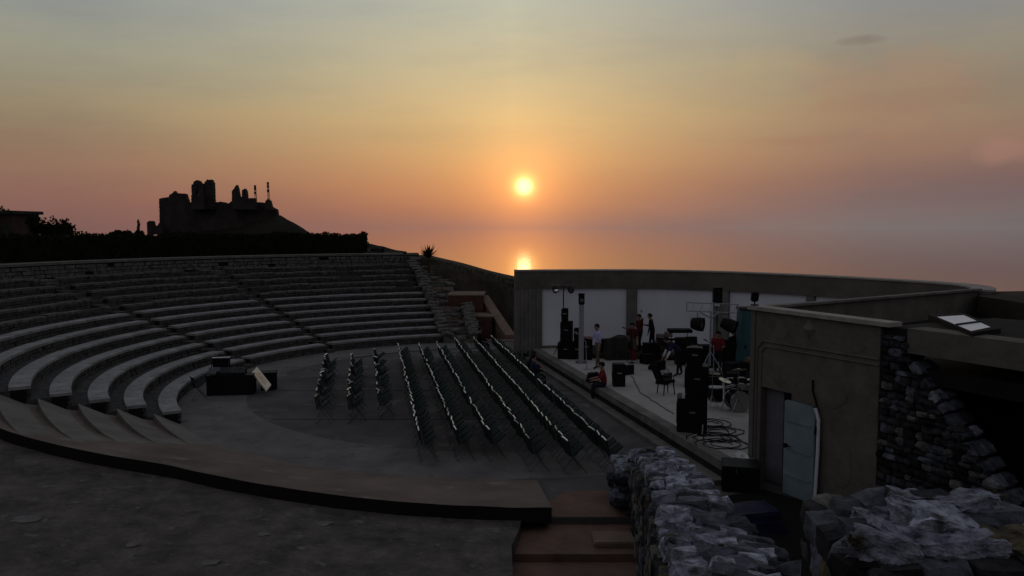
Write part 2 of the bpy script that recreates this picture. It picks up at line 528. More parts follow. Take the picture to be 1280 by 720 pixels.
# ------------------------------------------------------------------ setting: terrain, sea, hill
def smooth01(x):
    x = max(0, min(1, x))
    return x * x * (3 - 2 * x)
from mathutils import noise as mnoise
def terrain_z(x, y):
    r = math.hypot(x - CX, y - CY)
    a = math.degrees(math.atan2(y - CY, x - CX)) % 360
    z = -.40
    if 96 < a < 240 and r > 24.6:                 # land behind the cavea rim
        z = 4.1
    if y < 15 and x < 3.2:                        # ground under the photographer
        z = -.4 + 4.7 * smooth01((13 - y) / 10.0)
        if x < -2:
            z = max(z, -.4 + 4.5 * smooth01((r - 20) / 6))
    elif y < 15:
        z = -.4 + 4.5 * smooth01((4.0 - y) / 5)
    if 240 <= a < 262 and r > 26: z = max(z, 3.5)
    # earth bank beyond the side entrance, falling away to the right
    if -8 < x < 3.5 and y > 42.3 and a <= 103:
        top = 4.15 - .26 * max(0, x + 6.2)
        z = max(-.4, min(top, -.35 + (y - (48.2 if x < -1.0 else 48.2 - 4.4 * smooth01((x + 1.0) / 1.6))) * 1.0))
    if y > 60:
        top = (4.1 if x < -7 else 4.1 - .28 * (x + 7))
        z = max(-130, min(z, top) - (y - 60) * (.02 if x < -20 else .10))
    if x > 17:
        z = 3.9 - max(0, y - 26) * .6 - max(0, x - 40) * .1
    if y > 2:
        z = min(z, max(-.4, 5.7 - .52 * max(y, 2.6)) if x < 12 and y < 15 else z)
    if y > 130:
        z -= (y - 130) * .4
    if x > 12 and y > 27:
        z = min(z, 3.9 - (y - 26) * .6)
    z = max(z, -130)
    return z + mnoise.noise(Vector((x * .3, y * .3, 0))) * .12 * (1 if r > 25 or x < -20 else .2)
mb = MB()
def axis(lo, hi, near_lo, near_hi, fine, coarse):
    out, v = [], lo
    while v < hi:
        out.append(v)
        v += fine if near_lo <= v < near_hi else coarse
    out.append(hi)
    return out
xs = axis(-400, 400, -40, 30, .7, 10)
ys = axis(-120, 420, -6, 70, .7, 8)
vs = [(x, y, terrain_z(x, y)) for y in ys for x in xs]
nx = len(xs)
fs = [(j * nx + i, j * nx + i + 1, (j + 1) * nx + i + 1, (j + 1) * nx + i) for j in range(len(ys) - 1) for i in range(nx - 1)]
mb.add(vs, fs)
struct(mb.build('terrain', M['soil'], smooth=True))
mb = MB()
mb.add([(-90000, -90000, -106), (90000, -90000, -106), (90000, 90000, -106), (-90000, 90000, -106)], [(0, 1, 2, 3)])
struct(mb.build('sea', M['sea']))
# castle hill
HD = 260.0
def at_d(px, py, D):
    """world point at photo pixel px, py at depth D"""
    return Vector(((px - 640) / FPX * D, D, EYE + (285 - py) / FPX * D))
mb = MB()
prof = [(60, 300), (110, 297), (165, 295), (190, 296), (203, 296), (215, 294), (240, 290), (270, 288), (300, 284), (322, 278), (340, 270), (352, 269), (365, 277), (385, 290), (396, 294), (440, 299), (520, 318), (620, 350), (700, 400), (760, 500), (800, 800)]
def hill_top(px):
    for (a, b), (c, e) in zip(prof, prof[1:]):
        if a <= px <= c:
            return b + (e - b) * (px - a) / (c - a)
    return 352
vs, fs = [], []
cols = list(range(40, 800, 8))
rows_ = [-.95, -.7, -.45, -.25, -.1, 0, .1, .25, .5, .95]
for dd in rows_:
    for px in cols:
        p = at_d(px, hill_top(px), HD)
        k = 1 - smooth01(min(1, abs(dd) * (2.2 if dd < 0 else 1)))
        zb = min(-60, p.z)
        z = zb + (p.z - zb) * k + mnoise.noise(Vector((px * .05, dd * 6, 3))) * 1.6
        if dd == 0: z = p.z + mnoise.noise(Vector((px * .11, 0, 3))) * .5
        vs.append((p.x, HD + dd * 110, z))
nc = len(cols)
fs = [(j * nc + i, j * nc + i + 1, (j + 1) * nc + i + 1, (j + 1) * nc + i) for j in range(len(rows_) - 1) for i in range(nc - 1)]
mb.add(vs, fs)
struct(mb.build('hill', M['hill'], smooth=True))

# castle ruin: irregular masonry blocks standing on the hill
ca = thing('castle_ruin', 'dark ruined castle with twin broken towers on top of the distant hill', 'castle', at_d(270, 270, HD))
def castle_part(name, outline, depth, dd=0, base=290):
    D = HD + dd
    rr = random.Random(len(outline) * 7 + int(outline[0][0]))
    fine = []
    for (xa, ya), (xb, yb) in zip(outline, outline[1:] + outline[:1]):
        ln = math.hypot(xb - xa, yb - ya)
        m = max(1, int(ln / 1.6))
        for q in range(m):
            x_, y_ = xa + (xb - xa) * q / m, ya + (yb - ya) * q / m
            low = y_ > 258 and ya > 258 and yb > 258
            j_ = 0 if (q == 0 or low) else .65
            fine.append((x_ + rr.uniform(-j_, j_) * .5, y_ + rr.uniform(-j_, j_)))
    pts = [at_d(x, y, D) for x, y in fine]
    o = Vector(ca.location)
    mb = MB()
    depth = min(depth, 2.2)
    a = [p - o for p in pts]
    b = [p - o + Vector((0, depth, 0)) for p in pts]
    n = len(a)
    mb.add(a + b, [tuple(range(n))[::-1], tuple(range(n, 2 * n))] + [(i, (i + 1) % n, n + (i + 1) % n, n + i) for i in range(n)])
    return mb.build(name, M['castle'], ca)
castle_part('curtain_wall', [(201, 286), (201, 249), (206, 247.5), (213, 247), (214, 244), (218, 241.5), (220, 239), (222, 242), (234, 243), (237, 254), (242, 252), (246, 254), (268, 253), (278, 252.5), (287, 255), (292, 251), (300, 256), (318, 252), (332, 254), (343, 260), (347, 262), (348, 270), (356, 276), (372, 284), (392, 296), (300, 300), (196, 300)], 14)
castle_part('tower', [(241.5, 262), (241.8, 232), (243, 230.8), (243.6, 231.4), (244.6, 228), (246.5, 226.6), (249, 225.6), (251.5, 226.8), (252.6, 229), (254.5, 229.6), (256.4, 231.6), (256.6, 262), (250.5, 262), (250.3, 238.5), (248.8, 236.2), (247.2, 238.4), (247, 262)], 5, -3)
castle_part('tower_base', [(241.2, 262), (241.2, 244.5), (256.6, 244.0), (256.8, 262)], 6, -4)
castle_part('tower', [(256.4, 262), (256.6, 230.5), (258, 229.8), (258.6, 227.6), (260.4, 226.8), (261.2, 224.8), (264, 225.6), (266.4, 224.9), (267.6, 227.5), (268.8, 229.5), (268.6, 236), (269, 262)], 5, -2)
castle_part('tower_stub', [(291, 262), (292, 239), (295, 236), (297.5, 231.5), (299, 236), (300.5, 246), (304, 247), (304.5, 238), (307.5, 236), (309.5, 240), (310, 248), (320, 248), (321, 262)], 6, -3)
castle_part('gate_post', [(185, 294), (185, 278), (188, 276), (191.5, 276.5), (192.5, 282), (198, 282), (202, 276), (204, 292)], 5, -4)
castle_part('wall_stub', [(332, 262), (333, 252), (336, 249), (339, 252), (341, 262)], 4, -4)
for px, y0, y1 in ((321.5, 257, 232), (337.5, 257, 228)):
    p0, p1 = at_d(px, y0, HD + 12), at_d(px, y1, HD + 12)
    ms = thing('lattice_mast', 'thin lattice mast beside the castle, %s' % ('shorter one near the tower stub' if px < 330 else 'taller one at the end of the hilltop'), 'mast', p0, group='masts beside the castle')
    h = p1.z - p0.z
    mb = MB()
    w = .45
    cs = [(w * math.cos(R(a)), w * math.sin(R(a))) for a in (90, 210, 330)]
    for x, y in cs:
        mb.tube([(x, y, 0), (x * .5, y * .5, h)], .07, 4)
    k = int(h / .9)
    for i in range(k):
        f0, f1 = 1 - .5 * i / k, 1 - .5 * (i + 1) / k
        for (ax, ay), (bx, by) in zip(cs, cs[1:] + cs[:1]):
            mb.tube([(ax * f0, ay * f0, h * i / k), (bx * f1, by * f1, h * (i + 1) / k)], .045, 3)
    mb.build('lattice', M['castle'], ms)
    for zz in (.62, .8, .93):
        mb = MB()
        mb.box((0, -.5, h * zz), (.7, .25, .9))
        mb.build('antenna', M['castle'], ms)

# ------------------------------------------------------------------ floors
mb = MB()
mb.prism([(-26, 16.5), (.35, 16.5), (2.6, 16.5), (30, 16.5), (30, 43.4), (-26, 43.4)], -.30, 0)
struct(mb.build('orchestra_floor', M['floor']))
mb = MB()
ring(mb, 9.6, 11.9, 100, 285, -.05, .004)
struct(mb.build('ring_path', M['path']))
mb = MB()
ring(mb, 9.44, 9.6, 97, 138, -.05, .006)
struct(mb.build('gutter', M['gutter']))
mb = MB()          # joints across the orchestra floor
for y in (34.1, 29.7, 25.2):
    x0 = CX - math.sqrt(max(0, 9.4 ** 2 - (y - CY) ** 2))
    mb.box(((x0 + 2.6) / 2, y, .0), (2.6 - x0, .05, .012))
struct(mb.build('floor_joint', M['gutter']))

# ramp (a conical strip) round the near side, its outer edge standing above the foreground paving
KEY = [(205, 18.2, .285), (214, 17.8, .275), (226, 16.9, .245), (242, 15.5, .245), (253, 15.3, .2), (262, 15.1, .155), (276, 14.9, .105)]
def key(deg):
    for (a, b, c), (d_, e, f) in zip(KEY, KEY[1:]):
        if a <= deg <= d_:
            t = (deg - a) / (d_ - a)
            return b + (e - b) * t, c + (f - c) * t
    return KEY[-1][1:] if deg > 276 else KEY[0][1:]
def ramp_z(r, deg):
    return .01 + key(deg)[1] * (r - 11.9)
mb = MB()
vs, fs = [], []
A0, A1, n = 213.0, 274.3, 56
for i in range(n + 1):
    a = A0 + (A1 - A0) * i / n
    ro, s = key(a)
    for k in range(7):
        r = 11.9 + (ro - 11.9) * k / 6
        if a > 270: r += (1 - k / 6) * (a - 270) / 5.5 * .35
        vs.append(pol(r, a, ramp_z(r, a) + .012 * mnoise.noise(Vector((a * .4, r, 0)))))
    vs.append(pol(ro, a, ramp_z(ro, a) - .30 - .02 * (a - 213) / 60))
    vs.append(pol(ro - 1.2, a, -.3))
    vs.append(pol(11.9, a, -.3))
for i in range(n):
    for k in range(9):
        o, p = i * 10 + k, (i + 1) * 10 + k
        fs.append((o, o + 1, p + 1, p))
fs += [tuple(range(10)), tuple(n * 10 + k for k in range(10))]
mb.add(vs, fs)
mb.mi = [1 if f[0] % 10 >= 6 and len(f) == 4 else 0 for f in fs]  # outer face near-black: its shade is put into the colour
struct(mb.build('ramp', [M['ramp_c'], M['mortar_shade']]))
# slab ends that sink into the ramp past the near aisle
for k in range(1, 7):
    r0 = R1 + (k - 1) * DR
    mb = MB()
    a0, a1 = 213.6, [228, 229, 229, 229, 227, 221][k - 1]
    vs, fs = [], []
    n = 14
    for i in range(n + 1):
        a = a0 + (a1 - a0) * i / n
        hh = .24 * (1 - i / n) ** 1.2 + .002
        w = .78
        za, zb = ramp_z(r0 + .1, a) + .004, ramp_z(r0 + .1 + w, a) + hh
        vs += [pol(r0 + .1, a, za), pol(r0 + .1 + w, a, zb), pol(r0 + .1 + w, a, zb - .42), pol(r0 + .1, a, za - .3)]
    for i in range(n):
        for j in range(4):
            o, p = i * 4, i * 4 + 4
            fs.append((o + j, o + (j + 1) % 4, p + (j + 1) % 4, p + j))
    fs += [(0, 1, 2, 3), (n * 4 + 3, n * 4 + 2, n * 4 + 1, n * 4)]
    mb.add(vs, fs)
    o = mb.build('sloping_slab', M['slabw'])
    tag(o, 'wedge-shaped grey slab sinking into the ramp beyond the cut end of the %s bench row' % ordinal(k), 'slab', 'wedge slabs where the benches meet the ramp')
# foreground paving
def fore_z(r, a):
    ro, s = key(a)
    return ramp_z(ro, a) - .28 + .035 * (r - ro) * (1.4 if a < 240 else 1)
mb = MB()
vs, fs = [], []
n, kk = 60, 14
for i in range(n + 1):
    a = 213 + (272.0 - 213) * i / n
    ro, s = key(a)
    for k in range(kk + 1):
        r = ro - .35 + k * .9
        p = pol(r, a)
        aa = a
        if i == n:
            lim = .22 - .16 * max(0, r - ro)       # right edge runs along the steps
            p = (lim, p[1], 0)
        vs.append((p[0], p[1], fore_z(r, aa) + .02 * mnoise.noise(Vector((p[0] * 1.5, p[1] * 1.5, 0)))))
    
for i in range(n):
    for k in range(kk):
        o, p = i * (kk + 1) + k, (i + 1) * (kk + 1) + k
        fs.append((o, o + 1, p + 1, p))
mb.add(vs, fs)
# skirt along the right edge
base = n * (kk + 1)
sk = [vs[base + k] for k in range(kk + 1)]
mb.add([p for p in sk] + [(p[0], p[1], p[2] - 1.2) for p in sk], [(k, k + 1, kk + 2 + k, kk + 1 + k) for k in range(kk)])
fp = struct(mb.build('foreground_paving', M['fore'], smooth=False))
rn = random.Random(5)
spots_old = [(30, 650, .9, .35), (180, 680, .35, .2), (160, 632, .4, .16), (205, 688, .3, .15), (15, 694, .4, .2), (110, 690, .5, .2), (405, 655, .4, .2), (330, 668, .5, .22), (500, 690, .45, .25), (560, 665, .4, .2), (270, 702, .5, .25), (450, 708, .6, .25)]
spots = [(30, 650, .62, .20), (165, 681, .30, .12), (405, 655, .34, .12), (262, 704, .36, .14), (330, 668, .26, .10)]
for i, (px, py, w, h) in enumerate(spots):
    p = at(px, py, .3)
    for _ in range(4):
        a = math.degrees(math.atan2(p.y - CY, p.x - CX)) % 360
        p = at(px, py, fore_z(math.hypot(p.x - CX, p.y - CY), a))
    m_ = MB()
    pts = [(w * .5 * math.cos(t * PI / 7) * rn.uniform(.6, 1.15), h * 1.1 * math.sin(t * PI / 7) * rn.uniform(.6, 1.15)) for t in range(14)]
    m_.prism(pts, -.03, .012)
    o = m_.build('flagstone', M['flag'] if i < 6 else M['path'], fp)
    o.location = (p.x, p.y, p.z + .004)
    o.rotation_euler = (0, 0, rn.uniform(-.5, .5))
    
mb = MB()
rn = random.Random(15)
for i in range(5200):
    a = rn.uniform(224, 271.5)
    ro, s_ = key(a)
    r_ = ro + rn.uniform(.0, 7.5)
    p = pol(r_, a, fore_z(r_, a))
    if p[0] > .1 - .16 * (r_ - ro): continue
    q = rn.uniform(.006, .024)
    th = rn.uniform(0, PI)
    c_, s2 = math.cos(th) * q, math.sin(th) * q
    x, y, z = p
    z += .004
    mb.add([(x - c_, y - s2, z), (x + s2, y - c_, z), (x + c_, y + s2, z), (x - s2, y + c_ * .8, z), (x, y, z + q * .45)], [(0, 1, 4), (1, 2, 4), (2, 3, 4), (3, 0, 4)])
mb.build('gravel', M['path'], fp, kind='stuff')
# steps going down between the paving and the rubble wall
st = thing('stone_steps', 'shallow flare-tinted concrete steps dropping away beside the rubble wall', 'steps', (1.2, 16.5, 0))
def rel(mb, o):
    mb.v = [(x - o.location.x, y - o.location.y, z - o.location.z) for x, y, z in mb.v]
    return mb
for poly, z0, z1, m_ in (([(.30, 16.52), (2.75, 16.52), (2.75, 18.2), (1.25, 18.2), (.55, 17.0)], -.2, .008, 'step'),
                       ([(-.1, 14.95), (2.7, 14.95), (2.7, 16.5), (.25, 16.5)], -.45, -.15, 'step'),
                       ([(-.4, 13.3), (2.6, 13.3), (2.6, 14.93), (-.1, 14.93)], -.6, -.30, 'step'),
                       ([(-.6, 11.0), (2.5, 11.0), (2.5, 13.28), (-.4, 13.28)], -.8, -.45, 'step')):
    mb = MB()
    mb.prism(poly, z0, z1)
    rel(mb, st).build('tread', M[m_], st)
mb = MB()
mb.bev((2.02, 15.55, -.10), (.82, .62, .12), .02)
tag(mb.build('paving_block', M['sandt']), 'loose flat brownish block lying on the step below the landing', 'block')

# ------------------------------------------------------------------ cavea: benches
AISLES = [(212.3, 187.0), (187.0, 163.2), (160.6, 138.4), (136.2, 106.5)]
WEDGE = ['the near wedge ending at the ramp', 'the wedge left of the long dark aisle', 'the wedge between both dark aisles', 'the far wedge by the side entrance']
def bench(k, w):
    a0, a1 = AISLES[w]
    if w == 0: a0 = 212.3 + .25 * (k - 1) * 0
    r = R1 + (k - 1) * DR
    z = Z1 + (k - 1) * DZ
    old = k > 7
    b = thing('stone_bench', 'curved stone bench, %s row up in %s' % (ordinal(k), WEDGE[w]), 'bench',
              pol(r, (a0 + a1) / 2, z - .42), group='curved bench rows of the theatre')
    rj = random.Random(k * 10 + w)
    wid = .56 if not old else .42
    top = MB()
    jit = [rj.uniform(-.025, .025) for _ in range(200)]
    if not old:
        a = a0
        while a > a1 + .3:
            e = a - math.degrees(rj.uniform(1.6, 3.2) / r)
            if e < a1 + 2: e = a1
            top = MB()
            dz = rj.uniform(-.008, .008)
            ring(top, r + rj.uniform(-.012, .012), r + wid, a - .03, e + .03, z - .09, z + dz, 1.0)
            rel(top, b).build('seat_slab', M['bench'], b)
            a = e
    else:      # worn upper rows: separate worn slab lengths
        a = a0
        while a > a1 + .5:
            e = max(a1, a - rj.uniform(2.0, 4.5))
            dz = rj.uniform(-.035, .03)
            if rj.random() > .1:
                top = MB()
                ring(top, r + rj.uniform(-.03, .05), r + wid, a - .08, e + .08, z - .10 + dz, z + dz, 1.2)
                rel(top, b).build('seat_slab', M['rubble'], b)
            a = e
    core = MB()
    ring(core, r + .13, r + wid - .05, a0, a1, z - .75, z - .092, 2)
    rel(core, b).build('core', M['mortar_shade'], b)
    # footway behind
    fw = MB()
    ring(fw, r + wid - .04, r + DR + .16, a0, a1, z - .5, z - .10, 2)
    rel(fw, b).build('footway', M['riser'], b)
    # riser stones
    step = math.degrees(.42 / r)
    single = (w in (0, 1) and k <= 4)
    mbs = MB()
    for row in range(2):
        a = a0 - .1
        while a > a1:
            da = step * rj.uniform(.7, 1.35)
            aa = a - da / 2
            if aa < a1: break
            zc = z - .09 - .085 - row * .165
            c = pol(r + .10 + rj.uniform(-.015, .02), aa, zc)
            size = (.16, r * R(da) * .97, .15 * rj.uniform(.85, 1.05))
            if single:
                link('stone', rj.choice(STONES['riser']), b, Vector(c) - Vector(b.location), (0, 0, R(aa)), size)
            else:
                me = STONES['riser'][rj.randrange(6)]
                m4 = Matrix.Translation(Vector(c) - Vector(b.location)) @ Matrix.Rotation(R(aa), 4, 'Z') @ Matrix.Diagonal((*size, 1))
                mbs.box((0, 0, 0), (1, 1, 1), mtx=m4)
            a -= da
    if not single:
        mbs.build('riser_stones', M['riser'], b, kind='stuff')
    return b
NROW = 12
for w in range(4):
    for k in range(1, NROW + 1):
        bench(k, w)
# steps in the aisles (narrow, dark, worn)
def aisle(a0, a1, label, rows=NROW, m_='riser'):
    t = thing('aisle_stairs', label, 'stairs', pol(R1 - .3, (a0 + a1) / 2, 0), group='stair aisles of the theatre')
    for k in range(rows * 2):
        r = R1 + k * .5 - .2
        z = .14 + k * .15
        mb = MB()
        ring(mb, r, r + .56, a0 - .15, a1 + .15, z - .5, z, 1)
        rel(mb, t).build('tread', M[m_], t)
    return t
aisle(163.2, 160.6, 'narrow dark stair aisle climbing through the middle of the left benches')
aisle(138.4, 136.2, 'narrow dark stair aisle climbing through the far benches below the castle')
# rim wall with coping
rim = thing('rim_wall', 'long rubble wall with pale coping round the top of the seating', 'wall', pol(24.2, 160, 3.6))
mb = MB(); ring(mb, 24.1, 24.9, 216, 104.5, 3.2, 4.28, 2)
rel(mb, rim).build('core', M['mortar_shade'], rim)
mb = MB(); ring(mb, 23.95, 25.2, 216, 104.5, 4.28, 4.40, 2)
rel(mb, rim).build('coping', M['rimcap'], rim)
mb = MB(); ring(mb, 22.95, 24.1, 216, 104.5, 3.2, 3.62, 2)
rel(mb, rim).build('footway', M['rubble'], rim)
mbs = MB(); rj = random.Random(4)
for row in range(3):
    a = 216
    while a > 104.5:
        da = math.degrees(rj.uniform(.3, .7) / 24)
        m4 = Matrix.Translation(pol(24.07 + rj.uniform(-.03, .03), a - da / 2, 3.74 + row * .2)) @ Matrix.Rotation(R(a), 4, 'Z')
        if rj.random() > .06:
            mbs.box((0, 0, 0), (.16, 24 * R(da) * .93, .19 * rj.uniform(.8, 1)), mtx=m4)
        a -= da
o = rel(mbs, rim).build('wall_stones', M['rubble'], rim, kind='stuff')

# right flank of the seating: two sloping rubble strings with steps between
def flank(a_, width_deg, label, span=12.6):
    t = thing('flank_wall', label, 'wall', pol(R1, a_, 0), group='sloping side walls at the end of the seating')
    mb = MB()
    n = 24
    vs, fs = [], []
    for i in range(n + 1):
        r = R1 - .3 + span * i / n
        z = .30 + .3 * (r - R1) + .18 + (.05 if i % 2 else -.03)
        for aa, zz in ((a_ + width_deg, z), (a_ - width_deg, z), (a_ - width_deg, -.4), (a_ + width_deg, -.4)):
            vs.append(pol(r, a_ + (aa - a_) * R1 / r, zz))
    for i in range(n):
        o, p = i * 4, i * 4 + 4
        for j in range(4):
            fs.append((o + j, o + (j + 1) % 4, p + (j + 1) % 4, p + j))
    fs += [(0, 1, 2, 3), (n * 4 + 3, n * 4 + 2, n * 4 + 1, n * 4)]
    mb.add(vs, fs)
    rel(mb, t).build('wall_core', M['rubble'], t)
    for i in range(26):
        r = R1 - .1 + (span - .4) * i / 26
        c = Vector(pol(r, a_ + random.uniform(-.5, .5) * width_deg, .52 + .3 * (r - R1))) - Vector(t.location)
        stone(t, 'rubble', c, (.5, .62, .2), R(a_), .15)
    return t
flank(105.6, .9, 'sloping rubble wall closing off the far benches')
flank(98.6, .8, 'second sloping rubble wall, right of the side stairs', 4.5)
t = thing('side_stairs', 'rubble side stairs between two sloping walls at the far end of the benches', 'stairs', pol(R1, 102, 0))
for k in range(24):
    r = R1 + k * .5 - .2
    z = .12 + k * .15
    mb = MB()
    ring(mb, r, r + .54, 104.8 - .25 * k * .08, 99.3 + .05 * k, z - .6, z, 2)
    rel(mb, t).build('tread', M['sandt'] if k % 3 == 0 else M['rubble'], t)
    if k % 2 == 0:
        c = Vector(pol(r + .2, random.uniform(100, 104), z + .05)) - Vector(t.location)
        stone(t, 'rubble', c, (.5, .6, .22), R(102), .2)

# stepped retaining blocks of the side entrance
def block(name, label, px0, px1, pytop, D, zbase, depth):
    a, b = at_d(px0, pytop, D), at_d(px1, pytop, D)
    o = thing(name, label, 'wall', ((a.x + b.x) / 2, D, zbase), group='stepped walls of the side entrance')
    mb = MB(); mb.box((0, depth / 2, (a.z - zbase) / 2), (b.x - a.x, depth, a.z - zbase))
    mb.build('wall_body', M['sandst'], o)
    mb = MB(); mb.box((0, depth / 2 - .03, a.z - zbase + .04), (b.x - a.x + .1, depth, .08))
    mb.build('coping', M['sandt'], o)
    return o
block('retaining_wall', 'reddish stepped retaining block with pale ledge, upper one by the side entrance', 560, 604, 370, 47.0, -.3, 2.6)
block('retaining_wall', 'reddish stepped retaining block with pale ledge, lower one by the side entrance', 586, 615, 397, 45.0, -.3, 1.9)
block('retaining_wall', 'long low sill of stone at the foot of the side entrance', 540, 668, 428, 42.9, -.3, .4)
mb = MB()
p0, p1 = at_d(603, 369, 48.5), at_d(636, 419, 43.4)
mb.add([(p0.x - .2, p0.y, -.4), (p0.x + .35, p0.y, -.4), (p1.x + .35, p1.y, -.4), (p1.x - .2, p1.y, -.4), (p0.x - .2, p0.y, p0.z), (p0.x + .35, p0.y, p0.z), (p1.x + .35, p1.y, p1.z), (p1.x - .2, p1.y, p1.z)],
       [(0, 1, 2, 3), (4, 5, 6, 7), (0, 1, 5, 4), (1, 2, 6, 5), (2, 3, 7, 6), (3, 0, 4, 7)])
tag(mb.build('ramp_wall', M['sandt']), 'sloping reddish wall running down from the upper ledge to the orchestra', 'wall')

# ------------------------------------------------------------------ foliage helpers
def leaf_cloud(mb, c, rad, n, size, rnd):
    for _ in range(n):
        while True:
            p = Vector((rnd.uniform(-1, 1), rnd.uniform(-1, 1), rnd.uniform(-1, 1)))
            if .25 < p.length < 1: break
        p = Vector((p.x * rad[0], p.y * rad[1], p.z * rad[2])) + Vector(c)
        q = Quaternion((rnd.uniform(-1, 1), rnd.uniform(-1, 1), rnd.uniform(-1, 1), rnd.uniform(-1, 1))).normalized()
        s_ = size * rnd.uniform(.6, 1.4)
        mb.add([p + q @ Vector(v) * s_ for v in ((-1, -.45, 0), (0, -.6, .1), (1, 0, 0), (0, .6, .1))], [(0, 1, 2, 3)])
def bush(name, label, cat, loc, rad, n, size, seed, m_='hedge', group=None, trunk=0):
    rnd = random.Random(seed)
    t = thing(name, label, cat, loc, 0, group)
    mb = MB()
    k = 9
    for i in range(k):
        c = (rnd.uniform(-.65, .65) * rad[0], rnd.uniform(-.6, .6) * rad[1], trunk + rad[2] * rnd.uniform(.45, 1.25))
        leaf_cloud(mb, c, (rad[0] * .5, rad[1] * .5, rad[2] * .5), n // k, size, rnd)
    mb.build('crown', M[m_], t)
    mb = MB()
    for i in range(3):
        mb.tube([(0, 0, -.3), (rnd.uniform(-.1, .1), 0, trunk * .6 + .2), (rnd.uniform(-.5, .5) * rad[0], rnd.uniform(-.4, .4) * rad[1], trunk + rad[2] * .9)], .09 * rad[2] * .5 + .05, 6, .03)
    mb.build('trunk', M['bark'], t)
    return t
# clipped hedge behind the rim, right end cut square
hd = thing('hedge', 'long dark clipped hedge along the rim above the seating', 'hedge', pol(27, 160, 4.1))
mb = MB(); ring(mb, 26.7, 27.9, 214, 111.5, 4.0, lambda r, a: 5.62 + .10 * math.sin(a * .7) * math.sin(a * .23 + 1), 1.0)
rel(mb, hd).build('branches', M['hedge'], hd)
mb = MB(); rnd = random.Random(8)
for i in range(15000):
    a = rnd.uniform(111.3, 206)
    f = rnd.random()
    if f < .5: r, z = rnd.uniform(26.6, 28), 5.63 + .10 * math.sin(a * .7) * math.sin(a * .23 + 1) + rnd.uniform(-.05, .10) + .16 * mnoise.noise(Vector((a * 1.3, 0, 0))) + .10 * mnoise.noise(Vector((a * 4.1, 5, 0)))
    else: r, z = 26.68 - rnd.uniform(0, .12), rnd.uniform(4.2, 5.68)
    q = Quaternion((rnd.uniform(-1, 1), rnd.uniform(-1, 1), rnd.uniform(-1, 1), rnd.uniform(-1, 1))).normalized()
    p = Vector(pol(r, a, z)); s_ = rnd.uniform(.05, .10)
    mb.add([p + q @ Vector(v) * s_ for v in ((-1, -.45, 0), (0, -.6, .1), (1, 0, 0), (0, .6, .1))], [(0, 1, 2, 3)])
rel(mb, hd).build('foliage', M['hedge'], hd, kind='stuff')
# rubble at the right end of the hedge, stepping down
t = thing('rubble_heap', 'low heap of dark rubble stepping down past the end of the hedge', 'rubble', (-9.0, 56.0, 4))
for px, py, w in ((472, 312, .9), (477, 316, .9), (482, 319, 1.0), (490, 321, .9), (496, 323, .8), (468, 315, 1.2), (486, 322, 1.0), (500, 326, .9)):
    p = at_d(px, py, 56) - Vector(t.location)
    stone(t, 'rdark', (p.x, p.y, p.z - .3), (w, w, .85))
# shrubs and trees on the skyline
for i, (px, py, w, h, D) in enumerate([(62, 292, 12, 7, 46), (76, 292, 11, 7, 47), (86, 293, 8, 4, 48), (44, 290, 10, 8, 45)]):
    p = at_d(px, py + 10, D)
    k = D / 1000
    bush('bush', 'dark rounded bush on the skyline, %s from the flat-roofed house' % ordinal([2, 3, 4, 1][i]), 'bush', (p.x, D, p.z), (w * k * 1.1, .7, (h + 9) * k * 1.15), 900, .08, 30 + i, group='bushes beyond the hedge by the house')
for i, (px, py, w, h) in enumerate([(147, 291, 10, 4), (160, 291, 12, 5), (176, 292, 7, 5)]):
    D = 170; p = at_d(px, py + 6, D); k = D / 1000
    bush('tree', 'far dark tree on the ridge %s' % ['leftmost of the three before the castle', 'middle and widest of the three before the castle', 'smallest, next to the castle gate post'][i], 'tree', (p.x, D, p.z), (w * k * .8, 1.4, (h + 4) * k * .7), 500, .30, 50 + i, group='trees on the ridge before the castle')
# thin cypress-like spike
p = at_d(174.5, 292, 170)
bush('tree', 'tiny pointed tree standing up beside the castle gate post', 'tree', (p.x, 170, p.z), (.35, .35, 2.0), 260, .18, 77)
# yucca on the far bank and a post
p = at_d(536, 331, 50)
yu = thing('yucca_plant', 'spiky yucca plant alone on the far bank against the sunset', 'plant', (p.x, 50, p.z))
mb = MB(); rnd = random.Random(3)
for i in range(46):
    a = rnd.uniform(0, 2 * PI); e = rnd.uniform(.25, 1.35)
    L_ = rnd.uniform(.65, 1.05)
    dv = Vector((math.cos(a) * math.cos(e), math.sin(a) * math.cos(e), math.sin(e)))
    sd = dv.cross(Vector((0, 0, 1))).normalized() * .06
    b0 = Vector((0, 0, .42)) + dv * .04
    mid = b0 + dv * L_ * .55
    tip = b0 + dv * L_ + Vector((0, 0, -.10 * math.cos(e)))
    mb.add([b0 - sd, b0 + sd, mid + sd * 1.1, tip, mid - sd * 1.1], [(0, 1, 2, 4), (4, 2, 3)])
mb.build('leaves', M['hedge'], yu)
mb = MB(); mb.tube([(0, 0, -.5), (0, 0, .4)], .09, 8, .06); mb.build('trunk', M['bark'], yu)
p = at_d(506, 330, 50)
po = thing('stone_post', 'short dark post on the far bank left of the yucca', 'post', (p.x, 50, p.z))
mb = MB(); mb.box((0, 0, .3), (.16, .16, .75), taper=.8); mb.build('shaft', M['rdark'], po)
mb = MB(); mb.bev((0, 0, .73), (.22, .22, .14), .03); mb.build('head', M['rdark'], po)
